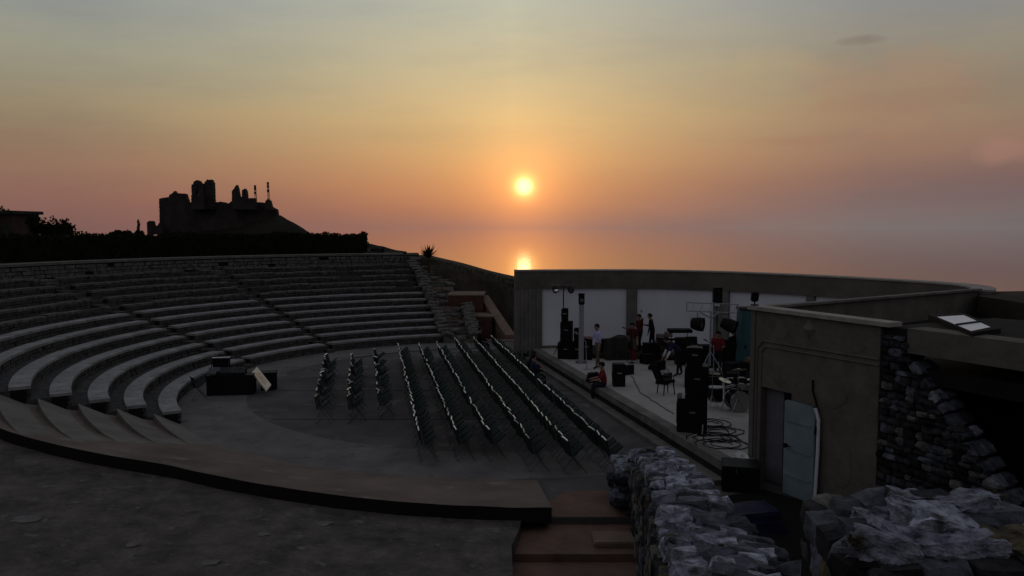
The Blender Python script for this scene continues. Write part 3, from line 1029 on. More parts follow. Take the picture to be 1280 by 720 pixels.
# dry tufts along the bank's edge
mb = MB(); rnd = random.Random(21)
for i in range(2600):
    x = rnd.uniform(-8, 2.0); y = rnd.uniform(46, 55)
    z = terrain_z(x, y)
    if z < .5: continue
    h = rnd.uniform(.08, .26); dx, dy = rnd.uniform(-.12, .12), rnd.uniform(-.1, .1)
    mb.add([(x - .02, y, z - .05), (x + .02, y, z - .05), (x + dx, y + dy, z + h)], [(0, 1, 2)])
o = mb.build('dry_grass', M['leaf']); o['kind'] = 'stuff'; tag(o, 'dry grass tufts along the bank', 'grass')

# ------------------------------------------------------------------ flat roofed house at the left edge
D = 52.0
hs = thing('flat_roofed_house', 'dark flat-roofed house with overhanging roof behind the hedge at the left edge', 'house', (at_d(0, 285, D).x, D, 4.2))
def hbox(name, px0, px1, py0, py1, dep, m_, dd=0, par=None):
    a, b = at_d(px0, py1, D), at_d(px1, py0, D)
    mb = MB(); mb.box(((a.x + b.x) / 2, D + dep / 2 + dd, (a.z + b.z) / 2), (b.x - a.x, dep, b.z - a.z))
    return rel(mb, hs).build(name, M[m_], par or hs)
hbox('wall', -120, 17, 267, 312, 3, 'housew')
hbox('roof', -122, 22, 263.5, 267.6, 3.4, 'dark', -.3)
hbox('porch', -8, 17, 281, 300, 1, 'dark', -1.0)
for px in (-40, -10):
    w = hbox('window', px, px + 11, 271.5, 279, .1, 'dark', -.06)
bush('tree', 'dark round tree rising behind the flat-roofed house', 'tree', (at_d(10, 285, 60).x, 60, 4.5), (2.0, 1.3, 1.35), 1600, .12, 91, trunk=.9)

# ------------------------------------------------------------------ stage
SF0, SF1 = Vector((1.08, 36.9)), Vector((5.24, 18.7))     # front edge, far to near
wallpts = [(.15, 36.9), (3.0, 37.2), (6.0, 37.2), (9.2, 35.9), (12.2, 33.2), (14.5, 30.0), (15.45, 27.9), (15.3, 26.3), (14.6, 25.25)]
def crv(pts, n):
    out = []
    P_ = [Vector(p) for p in pts]
    P_ = [P_[0] * 2 - P_[1]] + P_ + [P_[-1] * 2 - P_[-2]]
    for i in range(1, len(P_) - 2):
        for k in range(n):
            t = k / n
            a, b, c, d_ = P_[i - 1:i + 3]
            out.append(.5 * ((2 * b) + (c - a) * t + (2 * a - 5 * b + 4 * c - d_) * t * t + (3 * b - a - 3 * c + d_) * t ** 3))
    out.append(P_[-2])
    return out
wc = crv(wallpts, 8)
ZT = 4.16
mb = MB()
poly = [tuple(SF1), (5.86, 18.75)] + [(6.05, 19.5), (14.5, 25.0)] + [tuple(p) for p in wc[::-1]][2:-1] + [(.75, 36.85), tuple(SF0)]
mb.prism(poly, .05, .46)
stg = thing('stage', 'raised open-air stage with pale floor and dark front', 'stage', (5, 28, 0))
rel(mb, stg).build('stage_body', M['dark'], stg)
mb = MB(); mb.prism(poly, .462, .50)
rel(mb, stg).build('stage_floor', M['deck'], stg)
dirf = (SF1 - SF0).normalized(); nrm = Vector((dirf.y, -dirf.x))
if nrm.x > 0: nrm = -nrm
Lf = (SF1 - SF0).length
def along(mb, t0, t1, off, w, z0, z1):
    a, b = SF0 + dirf * t0, SF0 + dirf * t1
    q = [a + nrm * off, b + nrm * off, b + nrm * (off + w), a + nrm * (off + w)]
    mb.prism([tuple(p) for p in q], z0, z1)
k = 0
tt = -.2
while tt < Lf - .3:
    e = min(Lf, tt + 2.0)
    mb = MB(); along(mb, tt + .008, e - .008, -.22, .40, .30, .515)
    rel(mb, stg).build('kerb_stone', M['kerb'], stg)
    tt = e
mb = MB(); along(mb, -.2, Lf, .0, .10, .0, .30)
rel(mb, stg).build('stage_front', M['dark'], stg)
mb = MB(); along(mb, -.2, Lf, .16, .35, .0, .12)
rel(mb, stg).build('step', M['kerb'], stg)
# low platform at the back of the stage
mb = MB(); mb.prism([(3.2, 34.2), (9.4, 33.2), (9.9, 35.0), (6.0, 36.6), (3.2, 36.6)], .5, .68)
tag(mb.build('riser_platform', M['dark']), 'low dark platform across the back of the stage', 'platform')

# curved back wall
bw = thing('back_wall', 'high curved concrete wall behind the stage with white panels', 'wall', (6, 37, 0))
cum = [0]
for a, b in zip(wc, wc[1:]):
    cum.append(cum[-1] + (b - a).length)
def wp(s_):
    s_ = max(0, min(cum[-1], s_))
    for i in range(len(wc) - 1):
        if cum[i] <= s_ <= cum[i + 1]:
            t = (s_ - cum[i]) / (cum[i + 1] - cum[i])
            p = wc[i].lerp(wc[i + 1], t)
            dd = (wc[i + 1] - wc[i]).normalized()
            return p, Vector((dd.y, -dd.x))          # inner normal (towards the stage)
def wallseg(mb, s0, s1, z0, z1, o0, o1, step=.6):
    n = max(1, int((s1 - s0) / step))
    vs, fs = [], []
    for i in range(n + 1):
        p, nn = wp(s0 + (s1 - s0) * i / n)
        a, b = p + nn * o0, p + nn * o1
        vs += [(*a, z0), (*b, z0), (*b, z1), (*a, z1)]
    for i in range(n):
        o, p = i * 4, i * 4 + 4
        for j in range(4):
            fs.append((o + j, o + (j + 1) % 4, p + (j + 1) % 4, p + j))
    fs += [(0, 3, 2, 1), (n * 4, n * 4 + 1, n * 4 + 2, n * 4 + 3)]
    mb.add(vs, fs)
TOT = cum[-1]
mb = MB(); wallseg(mb, 0, TOT, -.3, ZT - .06, -.5, -.06)
rel(mb, bw).build('wall_shell', M['wallc'], bw)
mb = MB(); wallseg(mb, -.0, TOT, 3.30, ZT - .055, -.07, .12)
rel(mb, bw).build('beam', M['wallc'], bw)
mb = MB(); wallseg(mb, 0, TOT, ZT - .055, ZT, -.56, .16)
rel(mb, bw).build('coping', M['cap'], bw)
def s_at_px(px):
    best = min(range(int(TOT * 20)), key=lambda i: abs(640 + FPX * wp(i / 20)[0].x / wp(i / 20)[0].y - px))
    return best / 20
pil = [(648, 678), (784, 797), (893, 912), (1010, 1021)]
sp = [(0.0, s_at_px(678))] + [(s_at_px(a), s_at_px(b)) for a, b in pil[1:]] 
last = sp[-1][1]
while last + 5 < TOT:
    sp.append((last + 4.1, last + 4.55)); last = sp[-1][1]
for i, (a, b) in enumerate(sp):
    mb = MB(); wallseg(mb, a, b, .3, 3.30, -.07, .10)
    rel(mb, bw).build('pillar', M['wallp'], bw)
    if i + 1 < len(sp):
        c = sp[i + 1][0]
        mb = MB(); wallseg(mb, b + .02, c - .02, .62, 3.29, -.065, -.02)
        rel(mb, bw).build('white_panel', M['panel'], bw)
        mb = MB(); wallseg(mb, b + .005, c - .005, .46, .62, -.065, .03)
        rel(mb, bw).build('plinth', M['wallc'], bw)
# ribs of the end pier
for s_ in (.25, .62, .98):
    mb = MB(); wallseg(mb, s_, s_ + .10, .0, 3.30, .10, .16)
    rel(mb, bw).build('rib', M['wallp'], bw)

# ------------------------------------------------------------------ side building with the blue door
A_ = Vector((5.82, 19.25)); B_ = Vector((7.42, 15.98))
dL = (B_ - A_).normalized(); nL = Vector((dL.y, -dL.x))       # nL points to the left (towards the orchestra)
if nL.x > 0: nL = -nL
LW = (B_ - A_).length
ZR = 4.20
bd = thing('side_building', 'old plastered flat-roofed building with an open pale blue door beside the stage', 'building', (A_.x, A_.y, 0), 0)
def bl(t, off, z):
    p = A_ + dL * t - nL * off
    return Vector((p.x - A_.x, p.y - A_.y, z))
def wbox(mb, t0, t1, o0, o1, z0, z1, cut=None):
    c = [bl(t0, o0, 0), bl(t1, o0, 0), bl(t1, o1, 0), bl(t0, o1, 0)]
    mb.prism([(p.x, p.y) for p in c], z0, z1)
def t_of_px(px):
    u = (px - 640) / FPX
    return (u * A_.y - A_.x) / (dL.x - u * dL.y)
dt0, dt1 = t_of_px(955), t_of_px(994)
DZt = 2.32
mb = MB()
wbox(mb, 0, dt0, 0, .35, -.3, ZR - .06)
wbox(mb, dt1, LW, 0, .35, -.3, ZR - .06)
wbox(mb, dt0, dt1, 0, .35, DZt, ZR - .06)
mb.build('wall', M['plaster'], bd)
mb = MB(); wbox(mb, dt0 + .0, dt1 + .0, .9, 1.0, 0, DZt)  # near-black sheet that paints the darkness inside the doorway
mb.build('passage_shade', M['mortar_shade'], bd)
mb = MB(); wbox(mb, dt0 - .0, dt0 + .04, .36, .95, 0, DZt); wbox(mb, dt0 - .3, dt1 + .3, .36, 1.1, DZt, DZt + .1)
mb.build('reveal', M['lilac'], bd)
# inner leaf standing half open in the left of the opening
mb = MB(); wbox(mb, dt0 + .02, dt0 + (dt1 - dt0) * .60, .16, .21, .03, DZt - .04)
il = mb.build('inner_door_leaf', M['lilac'], bd)
# blue door leaf, opened flat against the wall
lt0, lt1 = t_of_px(993), t_of_px(1031)
mb = MB()
outl = []
w_ = lt1 - lt0; h_ = 2.20
for x, z in [(0, .03), (w_, .03), (w_, h_ - .16), (w_ - .03, h_ - .07), (w_ - .12, h_ - .01), (.06, h_), (.0, h_ - .03)]:
    outl.append((x, z))
o3 = bl(lt0, -.13, 0)
mb.plate(outl, o3, (dL.x, dL.y, 0), (0, 0, 1), .05, (nL.x, nL.y, 0))
dr = mb.build('door', M['teal'], bd)
mb = MB()
for z in (.5, 1.1, 1.75):
    c = bl(lt0 + w_ / 2, -.185, z); mb.box(c, (w_ * .84, .02, .05), rz=math.atan2(dL.y, dL.x))
mb.build('rail', M['teal'], dr)
mb = MB(); c = bl(lt0 + .14, -.22, 1.18); mb.lathe([(.035, 0), (.035, .03), (.055, .035), (.05, .08), (.02, .09)], c, 12, (nL.x, nL.y, 0))
mb.tube([c + Vector((nL.x * .05, nL.y * .05, 0)), c + Vector((nL.x * .05 + dL.x * .12, nL.y * .05 + dL.y * .12, 0))], .016, 8)
mb.build('handle', M['black'], dr)
mb = MB(); mb.tube([bl(lt1 + .02, -.12, .05), bl(lt1 + .05, -.10, 1.2), bl(lt1 + .05, -.10, 1.9), bl(lt1 - .03, -.12, 2.16)], .04, 8)
mb.build('door_frame', M['panel'], bd)
# mouldings
mb = MB()
zt = 3.33
def mould(t0, z0, t1, z1, w=.045, p=.02):
    a, b = bl(t0, -p / 2, z0), bl(t1, -p / 2, z1)
    mb.tube([a, b], w / 2, 8)
mould(.34, 0, .34, zt - .18); mould(.34, zt - .18, .46, zt - .03); mould(.46, zt - .03, LW - .02, zt - .0)
mould(.20, 0, .20, zt - .1); mould(.20, zt - .1, .38, zt + .09); mould(.38, zt + .09, LW - .02, zt + .12)
mb.build('moulding', M['trim'], bd)
mb = MB(); wbox(mb, -.02, .12, -.03, .37, .0, ZR - .061)
mb.build('corner_pilaster', M['trim'], bd)
# diamond ornament
tp = t_of_px(1014)
mb = MB()
c = bl(tp, -.0, 3.86)
ax = Vector((dL.x, dL.y, 0)); nn = Vector((nL.x, nL.y, 0))
vsd = [c + ax * .19, c + Vector((0, 0, .24)), c - ax * .19, c - Vector((0, 0, .24)), c + nn * .10]
mb.add(vsd, [(0, 1, 4), (1, 2, 4), (2, 3, 4), (3, 0, 4), (3, 2, 1, 0)])
mb.build('diamond_ornament', M['kerb'], bd)
# hanging black cable on the wall
tp = t_of_px(1021)
mb = MB(); mb.tube([bl(tp, -.02, 2.75), bl(tp + .03, -.04, 2.5), bl(tp + .14, -.05, 2.28), bl(tp + .22, -.05, 2.0), bl(tp + .26, -.19, 1.6)], .022, 6)
mb.build('hanging_cable', M['cable'], bd)
# patched plaster fields, slightly proud
rnd = random.Random(2)
for t0, t1, z0, z1 in ((2.0, 2.9, 2.2, 2.9), (2.35, 3.1, .5, 1.7), (.6, 1.2, 3.5, 3.95), (2.5, 3.3, 3.45, 3.9)):
    mb = MB()
    pts = [bl(t0 + (t1 - t0) * (.5 + .5 * math.cos(a * PI / 5) * rnd.uniform(.8, 1)), -.008, z0 + (z1 - z0) * (.5 + .5 * math.sin(a * PI / 5) * rnd.uniform(.8, 1))) for a in range(10)]
    mb.add(pts + [p + Vector((-nL.x, -nL.y, 0)) * .02 for p in pts], [tuple(range(10))] + [(i, (i + 1) % 10, 10 + (i + 1) % 10, 10 + i) for i in range(10)])
    mb.build('plaster_patch', M['plaster'], bd)
# roof slab
E_ = A_ + dL * 9.5
roofpoly = [(A_.x, A_.y), (14.75, 25.2), (16.2, 26.0), (21.5, 26.5), (21.5, 12), (E_.x + 4, E_.y - 1.5), (E_.x, E_.y)]
roofpoly = [tuple(A_ - nL * .18 + dL * .12), (14.62, 25.0)] + roofpoly[2:-1] + [tuple(E_ - nL * .18)]
mb = MB(); mb.prism([(x - A_.x, y - A_.y) for x, y in roofpoly], ZR - 1.10, ZR - .80)
mb.build('roof', M['roof'], bd)
f0, f1, f2, f3 = bl(LW + .1, .02, 0), bl(LW + .1, 3.4, 0), bl(13, 6.2, 0), bl(13, .02, 0)
mb = MB(); mb.prism([(p.x, p.y) for p in (f0, f1, f2, f3)], ZR - .35, ZR - .062)
mb.build('canopy_roof', M['roof'], bd)
# parapet caps: along the face, and along the stage side
mb = MB(); wbox(mb, -.08, LW + .25, -.10, .30, ZR - .06, ZR + .03)
mb.build('parapet_cap', M['cap'], bd)
mb = MB()
a, b = Vector((0, 0)), Vector((14.7 - A_.x, 25.15 - A_.y)); dd = (b - a).normalized(); n2 = Vector((-dd.y, dd.x))
mb.prism([tuple(a + dd * .3 - n2 * .12), tuple(b - n2 * .12), tuple(b + n2 * .12), tuple(a + n2 * .12 + dd * .1)], ZR - .06, ZR + .0)
mb.build('stage_side_cap', M['kerb'], bd)
mb = MB()
mb.prism([tuple(a + dd * .3 - n2 * .0), tuple(b - n2 * .0), tuple(b + n2 * .12), tuple(a + n2 * .12 + dd * .1)], -.3, ZR - .062)
mb.build('rear_wall', M['plaster'], bd)
# fascia above the recess and the recess itself
mb = MB(); wbox(mb, LW + .62, 9.5, -.02, .5, 3.80, ZR - .04)
mb.build('fascia', M['plaster'], bd)
mb = MB(); wbox(mb, LW + .64, 9.5, -.03, .5, 3.68, 3.80)
mb.build('fascia_ledge', M['trim'], bd)
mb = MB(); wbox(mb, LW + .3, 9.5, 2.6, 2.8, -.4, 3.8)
mb.build('recess_wall', M['mortar_shade'], bd)
for i in range(26):
    c = bl(LW + 1.3 + (i % 9) * .62 + random.uniform(-.2, .2), 2.5, .6 + (i // 9) * .9 + random.uniform(-.3, .3))
    stone(bd, 'rdark', c, (.5, .3, .35), 0)
# roof light
qs = [at(1170, 396, 4.22), at(1204.6, 393.7, 4.22), at(1239, 409, 4.22), at(1213.6, 414.3, 4.22)]
ctr = sum(qs, Vector()) / 4
sk = thing('roof_light', 'flat roof light with a bright pale pane in a dark frame', 'roof light', tuple(ctr))
mb = MB()
q = [(p - ctr) for p in qs]
out = [(p * 1.0 + p.normalized() * .28) for p in q]
inn = [p + p.normalized() * .02 for p in q]
n4 = 4
vs = []
for a, b in zip(out, inn):
    vs += [(a.x, a.y, -.09), (a.x, a.y, .012), (b.x, b.y, .012), (b.x, b.y, -.09)]
mb.add(vs, [(i * 4 + j, i * 4 + (j + 1) % 4, ((i + 1) % 4) * 4 + (j + 1) % 4, ((i + 1) % 4) * 4 + j) for i in range(4) for j in range(4)])
mb.build('frame', M['roof'], sk)
mb = MB(); mb.prism([(p.x, p.y) for p in q], -.04, 0.0); mb.build('pane', M['pane'], sk)
mb = MB()
m1, m2 = q[1].lerp(q[2], .62), q[0].lerp(q[3], .62)
mb.tube([(m1.x, m1.y, .015), (m2.x, m2.y, .015)], .022, 6); mb.build('glazing_bar', M['black'], sk)
# low dark edge and gravel ridge at the right of the roof
mb = MB()
mb.prism([(14.3, 24.4), (15.35, 26.15), (22, 27.2), (30, 24), (30, 8), (16.5, 8), (14.2, 18)], -.5, 4.02)
struct(mb.build('upper_ground', M['soil']))
# floodlight on the corner
fl_ = thing('floodlight', 'small black floodlight on the corner of the plastered building', 'floodlight', (A_.x + .05, A_.y + .02, ZR))
mb = MB(); mb.box((0, 0, .03), (.16, .12, .06)); mb.tube([(0, 0, .05), (0, 0, .14)], .018, 6); mb.build('bracket', M['black'], fl_)
mb = MB(); mb.bev((0, 0, .25), (.17, .13, .24), .02, rx=.3); mb.build('housing', M['black'], fl_)
mb = MB(); mb.box((0, .07, .25), (.13, .01, .18), rx=.3); mb.build('lens', M['glass'], fl_)

# rubble corner and sloping rubble wall beyond the plaster
rw = thing('rubble_stair_wall', 'dark rubble stone wall with sloping top at the right end of the building', 'wall', (B_.x, B_.y, 0))
def rwp(t, off, z):
    p = B_ + dL * t - nL * off
    return Vector((p.x - B_.x, p.y - B_.y, z))
def topz(t):
    return ZR - .10 if t < .62 else max(.4, 3.62 - (t - .62) * 1.12)
mb = MB()
for i in range(12):
    t0, t1 = .02 + i * .3, .02 + (i + 1) * .3
    c = [rwp(t0, .06, 0), rwp(t1, .06, 0), rwp(t1, .5, 0), rwp(t0, .5, 0)]
    zt_ = topz((t0 + t1) / 2) - .12
    mb.prism([(p.x, p.y) for p in c], -.4, zt_)
mb.build('wall_core', M['mortar_shade'], rw)
rj = random.Random(77)
z = -.1
rzw = math.atan2(dL.y, dL.x)
while z < 4.05:
    h = rj.uniform(.10, .18)
    t = .0 + rj.uniform(0, .1)
    while t < 3.5:
        w = rj.uniform(.13, .30)
        if z + h < topz(t + w / 2) + .02:
            key_ = rj.choice(['rdark', 'rdark', 'rmid', 'rdark', 'rdark', 'rubble'])
            stone(rw, key_, rwp(t + w / 2, .07 + rj.uniform(-.03, .03), z + h / 2), (w * 1.04, .26, h * rj.uniform(.85, 1.1)), rzw, .16)
        t += w + .012
    z += h + .006
t = .66
while t < 3.3:
    w = rj.uniform(.16, .30)
    stone(rw, rj.choice(['rmid', 'rock', 'rmid']), rwp(t + w / 2, .16, topz(t + w / 2) - .05), (w * 1.15, .36, .16), rzw, .0).rotation_euler = (0, math.atan(1.12) * .95, rzw)
    stone(rw, rj.choice(['rmid', 'rock', 'rmid']), rwp(t + w / 2, .42, topz(t + w / 2) - .03), (w * 1.1, .3, .16), rzw, .0).rotation_euler = (0, math.atan(1.12) * .95, rzw)
    t += w * .92

# ------------------------------------------------------------------ near rubble wall (middle bottom)
nw = thing('rubble_wall', 'grey rubble wall with a broken sloping top running down to the orchestra', 'wall', (2.9, 14, 0))
path = [((3.03, 17.7), 1.12, .78), ((2.88, 15.6), 1.50, .72), ((2.62, 13.3), 1.95, .70), ((2.42, 11.6), 2.30, .70), ((2.33, 10.3), 2.40, .84), ((2.16, 8.8), 2.62, .96), ((1.98, 7.4), 3.0, .96), ((1.80, 6.0), 3.35, 1.05), ((1.55, 4.6), 3.7, 1.0)]
def nwp(s_):
    s_ = max(0, min(len(path) - 1.001, s_))
    i = int(s_); t = s_ - i
    (a, za, wa), (b, zb, wb) = path[i], path[i + 1]
    p = Vector(a).lerp(Vector(b), t); dd = (Vector(b) - Vector(a)).normalized()
    return p, dd, za + (zb - za) * t, wa + (wb - wa) * t
mb = MB()
for i in range(16):
    p, dd, z, w = nwp(i / 2); q, d2, z2, w2 = nwp(min(i / 2 + .5, 7.99))
    n_ = Vector((-dd.y, dd.x)) if False else Vector((dd.y, -dd.x))
    poly = [p + n_ * w * .38, p - n_ * w * .38, q - n_ * w2 * .38, q + n_ * w2 * .38]
    mb.prism([tuple(v) for v in poly], -.6, min(z, z2) - .14)
rel(mb, nw).build('wall_core', M['mortar_shade'], nw)
rj = random.Random(19)
# top stones
s_ = 0.0
while s_ < 8:
    p, dd, z, w = nwp(s_)
    n_ = Vector((-dd.y, dd.x))
    Ls = rj.uniform(.15, .27)
    seg = (Vector(path[min(int(s_) + 1, 8)][0]) - Vector(path[int(s_) if s_ < 8 else 7][0])).length
    x = -w / 2
    while x < w / 2 - .08:
        ww = rj.uniform(.18, .42)
        c = p + n_ * (x + ww / 2)
        k_ = rj.choice(['rock', 'rmid', 'rockb', 'rmid', 'rock'])
        stone(nw, k_, (c.x - 2.9, c.y - 14, z - .08 + rj.uniform(-.07, .07)), (ww * 1.02, Ls * 1.08, rj.uniform(.14, .26)), math.atan2(dd.y, dd.x) - PI / 2, .28)
        x += ww
    s_ += Ls / seg
# face stones on the left side and on the far end
s_ = 0.0
while s_ < 8:
    p, dd, z, w = nwp(s_)
    n_ = Vector((-dd.y, dd.x))
    if n_.x > 0: n_ = -n_
    seg = (Vector(path[min(int(s_) + 1, 8)][0]) - Vector(path[min(int(s_), 7)][0])).length
    Ls = rj.uniform(.2, .34)
    zz = z - .25
    while zz > max(-.3, z - 2.1):
        h = rj.uniform(.14, .34)
        c = p + n_ * (w / 2 - .06 + rj.uniform(-.05, .04))
        stone(nw, rj.choice(['rubble', 'rmid', 'rdark', 'rubble', 'rocky']), (c.x - 2.9, c.y - 14, zz - h / 2), (.26, Ls * 1.0, h), math.atan2(dd.y, dd.x) - PI / 2, .15)
        if rj.random() < .35:
            c = p - n_ * (w / 2 - .08)
            stone(nw, 'rdark', (c.x - 2.9, c.y - 14, zz - h / 2), (.26, Ls * 1.1, h), math.atan2(dd.y, dd.x) - PI / 2, .15)
        zz -= h + .01
    s_ += Ls / seg
# small low stub left of it
sb = thing('rubble_stub', 'small low stub of rubble masonry left of the rubble wall end', 'wall', (2.48, 17.6, 0))
for i in range(26):
    zz = .08 + (i // 5) * .17
    k_ = 'rock' if i > 20 else 'rmid'
    stone(sb, k_, (random.uniform(-.14, .18), -.9 + (i % 5) * .36 + random.uniform(-.06, .06), zz), (.42, .36, .2), 0, .2)

# ------------------------------------------------------------------ big rock-topped wall at the right bottom
rk = thing('rock_wall', 'massive wall topped with pale jagged rock slabs in the bottom right corner', 'wall', (2.6, 4.9, 0))
mb = MB(); mb.box((.42, .05, 1.9), (2.0, .95, 4.2)); mb.build('wall_core', M['mortar_shade'], rk)
def pix(px, py, z):
    p = at(px, py, z)
    return p.x - 2.6, p.y - 4.9
for px, py, z, sx, sy, sz, k_, rz in (
    (1100, 676, 4.28, .34, .22, .17, 'rock', -.3), (1135, 668, 4.27, .26, .24, .16, 'rock', .2), (1170, 676, 4.26, .36, .22, .16, 'rock', .0),
    (1165, 646, 4.33, .42, .26, .18, 'rockb', .15), (1128, 645, 4.26, .26, .24, .16, 'rmid', .5), (1098, 650, 4.24, .24, .22, .16, 'rock', 0),
    (1065, 636, 4.22, .26, .22, .17, 'rmid', -.2), (1042, 630, 4.20, .22, .22, .16, 'rubble', .1), (1075, 660, 4.23, .22, .20, .16, 'rmid', .2),
    (1100, 624, 4.27, .30, .22, .17, 'rmid', .1), (1135, 622, 4.30, .28, .20, .17, 'rock', -.4), (1170, 626, 4.30, .26, .20, .17, 'rmid', .3),
    (1205, 627, 4.32, .34, .24, .18, 'rock', -.2), (1245, 640, 4.28, .30, .26, .18, 'rmid', .2), (1215, 650, 4.27, .30, .24, .17, 'rmid', .1),
    (1208, 676, 4.26, .34, .22, .17, 'rock', .0), (1245, 672, 4.25, .28, .24, .17, 'rocky', -.3), (1272, 660, 4.22, .30, .26, .17, 'rmid', .3),
    (1275, 684, 4.20, .34, .24, .17, 'rock', -.1), (1305, 665, 4.22, .36, .30, .18, 'rock', .3), (1135, 692, 4.17, .30, .18, .16, 'rdark', 0),
    (1185, 694, 4.17, .34, .18, .16, 'rdark', .1), (1235, 696, 4.17, .3, .18, .16, 'rdark', 0), (1085, 688, 4.18, .22, .18, .16, 'rmid', .2)):
    x, y = pix(px, py, z)
    stone(rk, k_, (x, y, z - .05), (sx * 1.06, sy * 1.25, sz), rz, .16, big=k_ in BIG)
rj = random.Random(31)
for zz in [4.1 - .2 * i for i in range(9)]:
    for yy in [-.42 + .22 * i for i in range(5)]:
        stone(rk, rj.choice(['rdark', 'rmid', 'rdark', 'rocky']), (-.62 + .17 * (yy + .5) + rj.uniform(-.03, .03), yy + rj.uniform(-.04, .04), zz), (.22, .24, .21), 0, .15)
    for xx in [-.44 + .3 * i for i in range(7)]:
        stone(rk, rj.choice(['rdark', 'rdark', 'rmid']), (xx + rj.uniform(-.04, .04), -.44 + rj.uniform(-.03, .03), zz), (.31, .24, .21), 0, .12)

# ------------------------------------------------------------------ chairs
def make_chair():
    t = thing('folding_chair', 'x', 'chair', group='folding chairs set in rows before the stage')
    # faces +x
    mb = MB()
    mb.box((.19, 0, 0), (.38, .40, .03)); mb.box((.37, 0, -.006), (.03, .38, .035))
    o = mb.build('seat', M['seatg'], t)
    o.location = (-.13, 0, .45)
    o.rotation_euler = (0, R(-40), 0)          # tipped up
    mb = MB()
    mb.box((-.222, 0, .665), (.035, .45, .40), ry=-.2)
    mb.build('backrest', M['seatg'], t)
    for sy in (-1, 1):
        mb = MB()
        mb.tube([(.24, sy * .215, 0), (-.14, sy * .215, .50), (-.27, sy * .215, .86)], .012, 5)
        mb.build('frame_tube', M['cframe'], t)
        mb = MB()
        mb.tube([(-.24, sy * .19, 0), (.16, sy * .19, .44)], .010, 5)
        mb.build('leg', M['cframe'], t)
    mb = MB()
    mb.tube([(-.27, -.215, .86), (-.275, 0, .875), (-.27, .215, .86)], .021, 5)
    mb.build('cross_bar', M['ctop'], t)
    mb = MB()
    mb.tube([(-.24, -.19, .03), (-.24, .19, .03)], .011, 4)
    mb.build('foot_bar', M['cframe'], t)
    return t
chair0 = make_chair()
rows = []       # (near point, far point, chairs, gaps)
LINES = [((-5.84, 24.5), (-7.62, 33.6)), ((-4.80, 24.5), (-6.72, 34.6)), ((-3.86, 24.5), (-5.78, 34.8)),
         ((-2.14, 20.4), (-5.00, 36.6)), ((-1.20, 20.5), (-4.06, 36.7)), ((-.36, 20.5), (-3.30, 37.1)),
         ((.72, 19.6), (-2.50, 38.2)), ((1.62, 19.4), (-1.62, 38.4)), ((2.58, 19.4), (-.80, 39.0))]
used = False
rj = random.Random(6)
seated_spots = []
for ri, (a, b) in enumerate(LINES):
    a, b = Vector(a), Vector(b)
    Ln = (b - a).length
    n = int(Ln / .52)
    dd = (b - a).normalized()
    rowname = ['in the row nearest the stage', 'in the second row from the stage', 'in the third row from the stage', 'in the fourth row from the stage', 'in the fifth row from the stage', 'in the sixth row from the stage', 'in the short row next to the long rows', 'in the middle short row', 'in the outermost short row'][8 - ri]
    cnt = 0
    for i in range(n):
        if ri < 3 and (i % 7 in (3, 6) or rj.random() < .2):
            continue
        if ri >= 3 and rj.random() < .03:
            continue
        cnt += 1
        if not used:
            c = chair0; used = True
        else:
            c = copy_tree(chair0)
        p = a + dd * (i + .5) * .52
        c.location = (p.x + rj.uniform(-.03, .03), p.y, .004)
        c.rotation_euler = (0, 0, math.atan2(dd.y, dd.x) - PI / 2 + rj.uniform(-.13, .13) + (rj.uniform(-.35, .35) if ri < 3 else 0))
        c['label'] = 'folding chair %s, %s from the near end' % (rowname, ordinal(cnt))
        seated_spots.append((ri, i, c))

# ------------------------------------------------------------------ people
BONES = [('pelvis', 'chest', 'shirt'), ('chest', 'neck', 'shirt'), ('neck', 'head', 'skin'), ('head', 'crown', 'skin'),
         ('chest', 'sh_l', 'shirt'), ('sh_l', 'el_l', 'shirt'), ('el_l', 'wr_l', 'skin'), ('wr_l', 'ha_l', 'skin'),
         ('chest', 'sh_r', 'shirt'), ('sh_r', 'el_r', 'shirt'), ('el_r', 'wr_r', 'skin'), ('wr_r', 'ha_r', 'skin'),
         ('pelvis', 'hip_l', 'legs'), ('hip_l', 'kn_l', 'legs'), ('kn_l', 'an_l', 'legs'), ('an_l', 'to_l', 'shoe'),
         ('pelvis', 'hip_r', 'legs'), ('hip_r', 'kn_r', 'legs'), ('kn_r', 'an_r', 'legs'), ('an_r', 'to_r', 'shoe')]
RAD = dict(pelvis=.145, chest=.155, neck=.062, head=.098, crown=.085, sh_l=.075, el_l=.048, wr_l=.032, ha_l=.036, hip_l=.10, kn_l=.062, an_l=.045, to_l=.042)
for k in list(RAD):
    if k.endswith('_l'): RAD[k[:-2] + '_r'] = RAD[k]
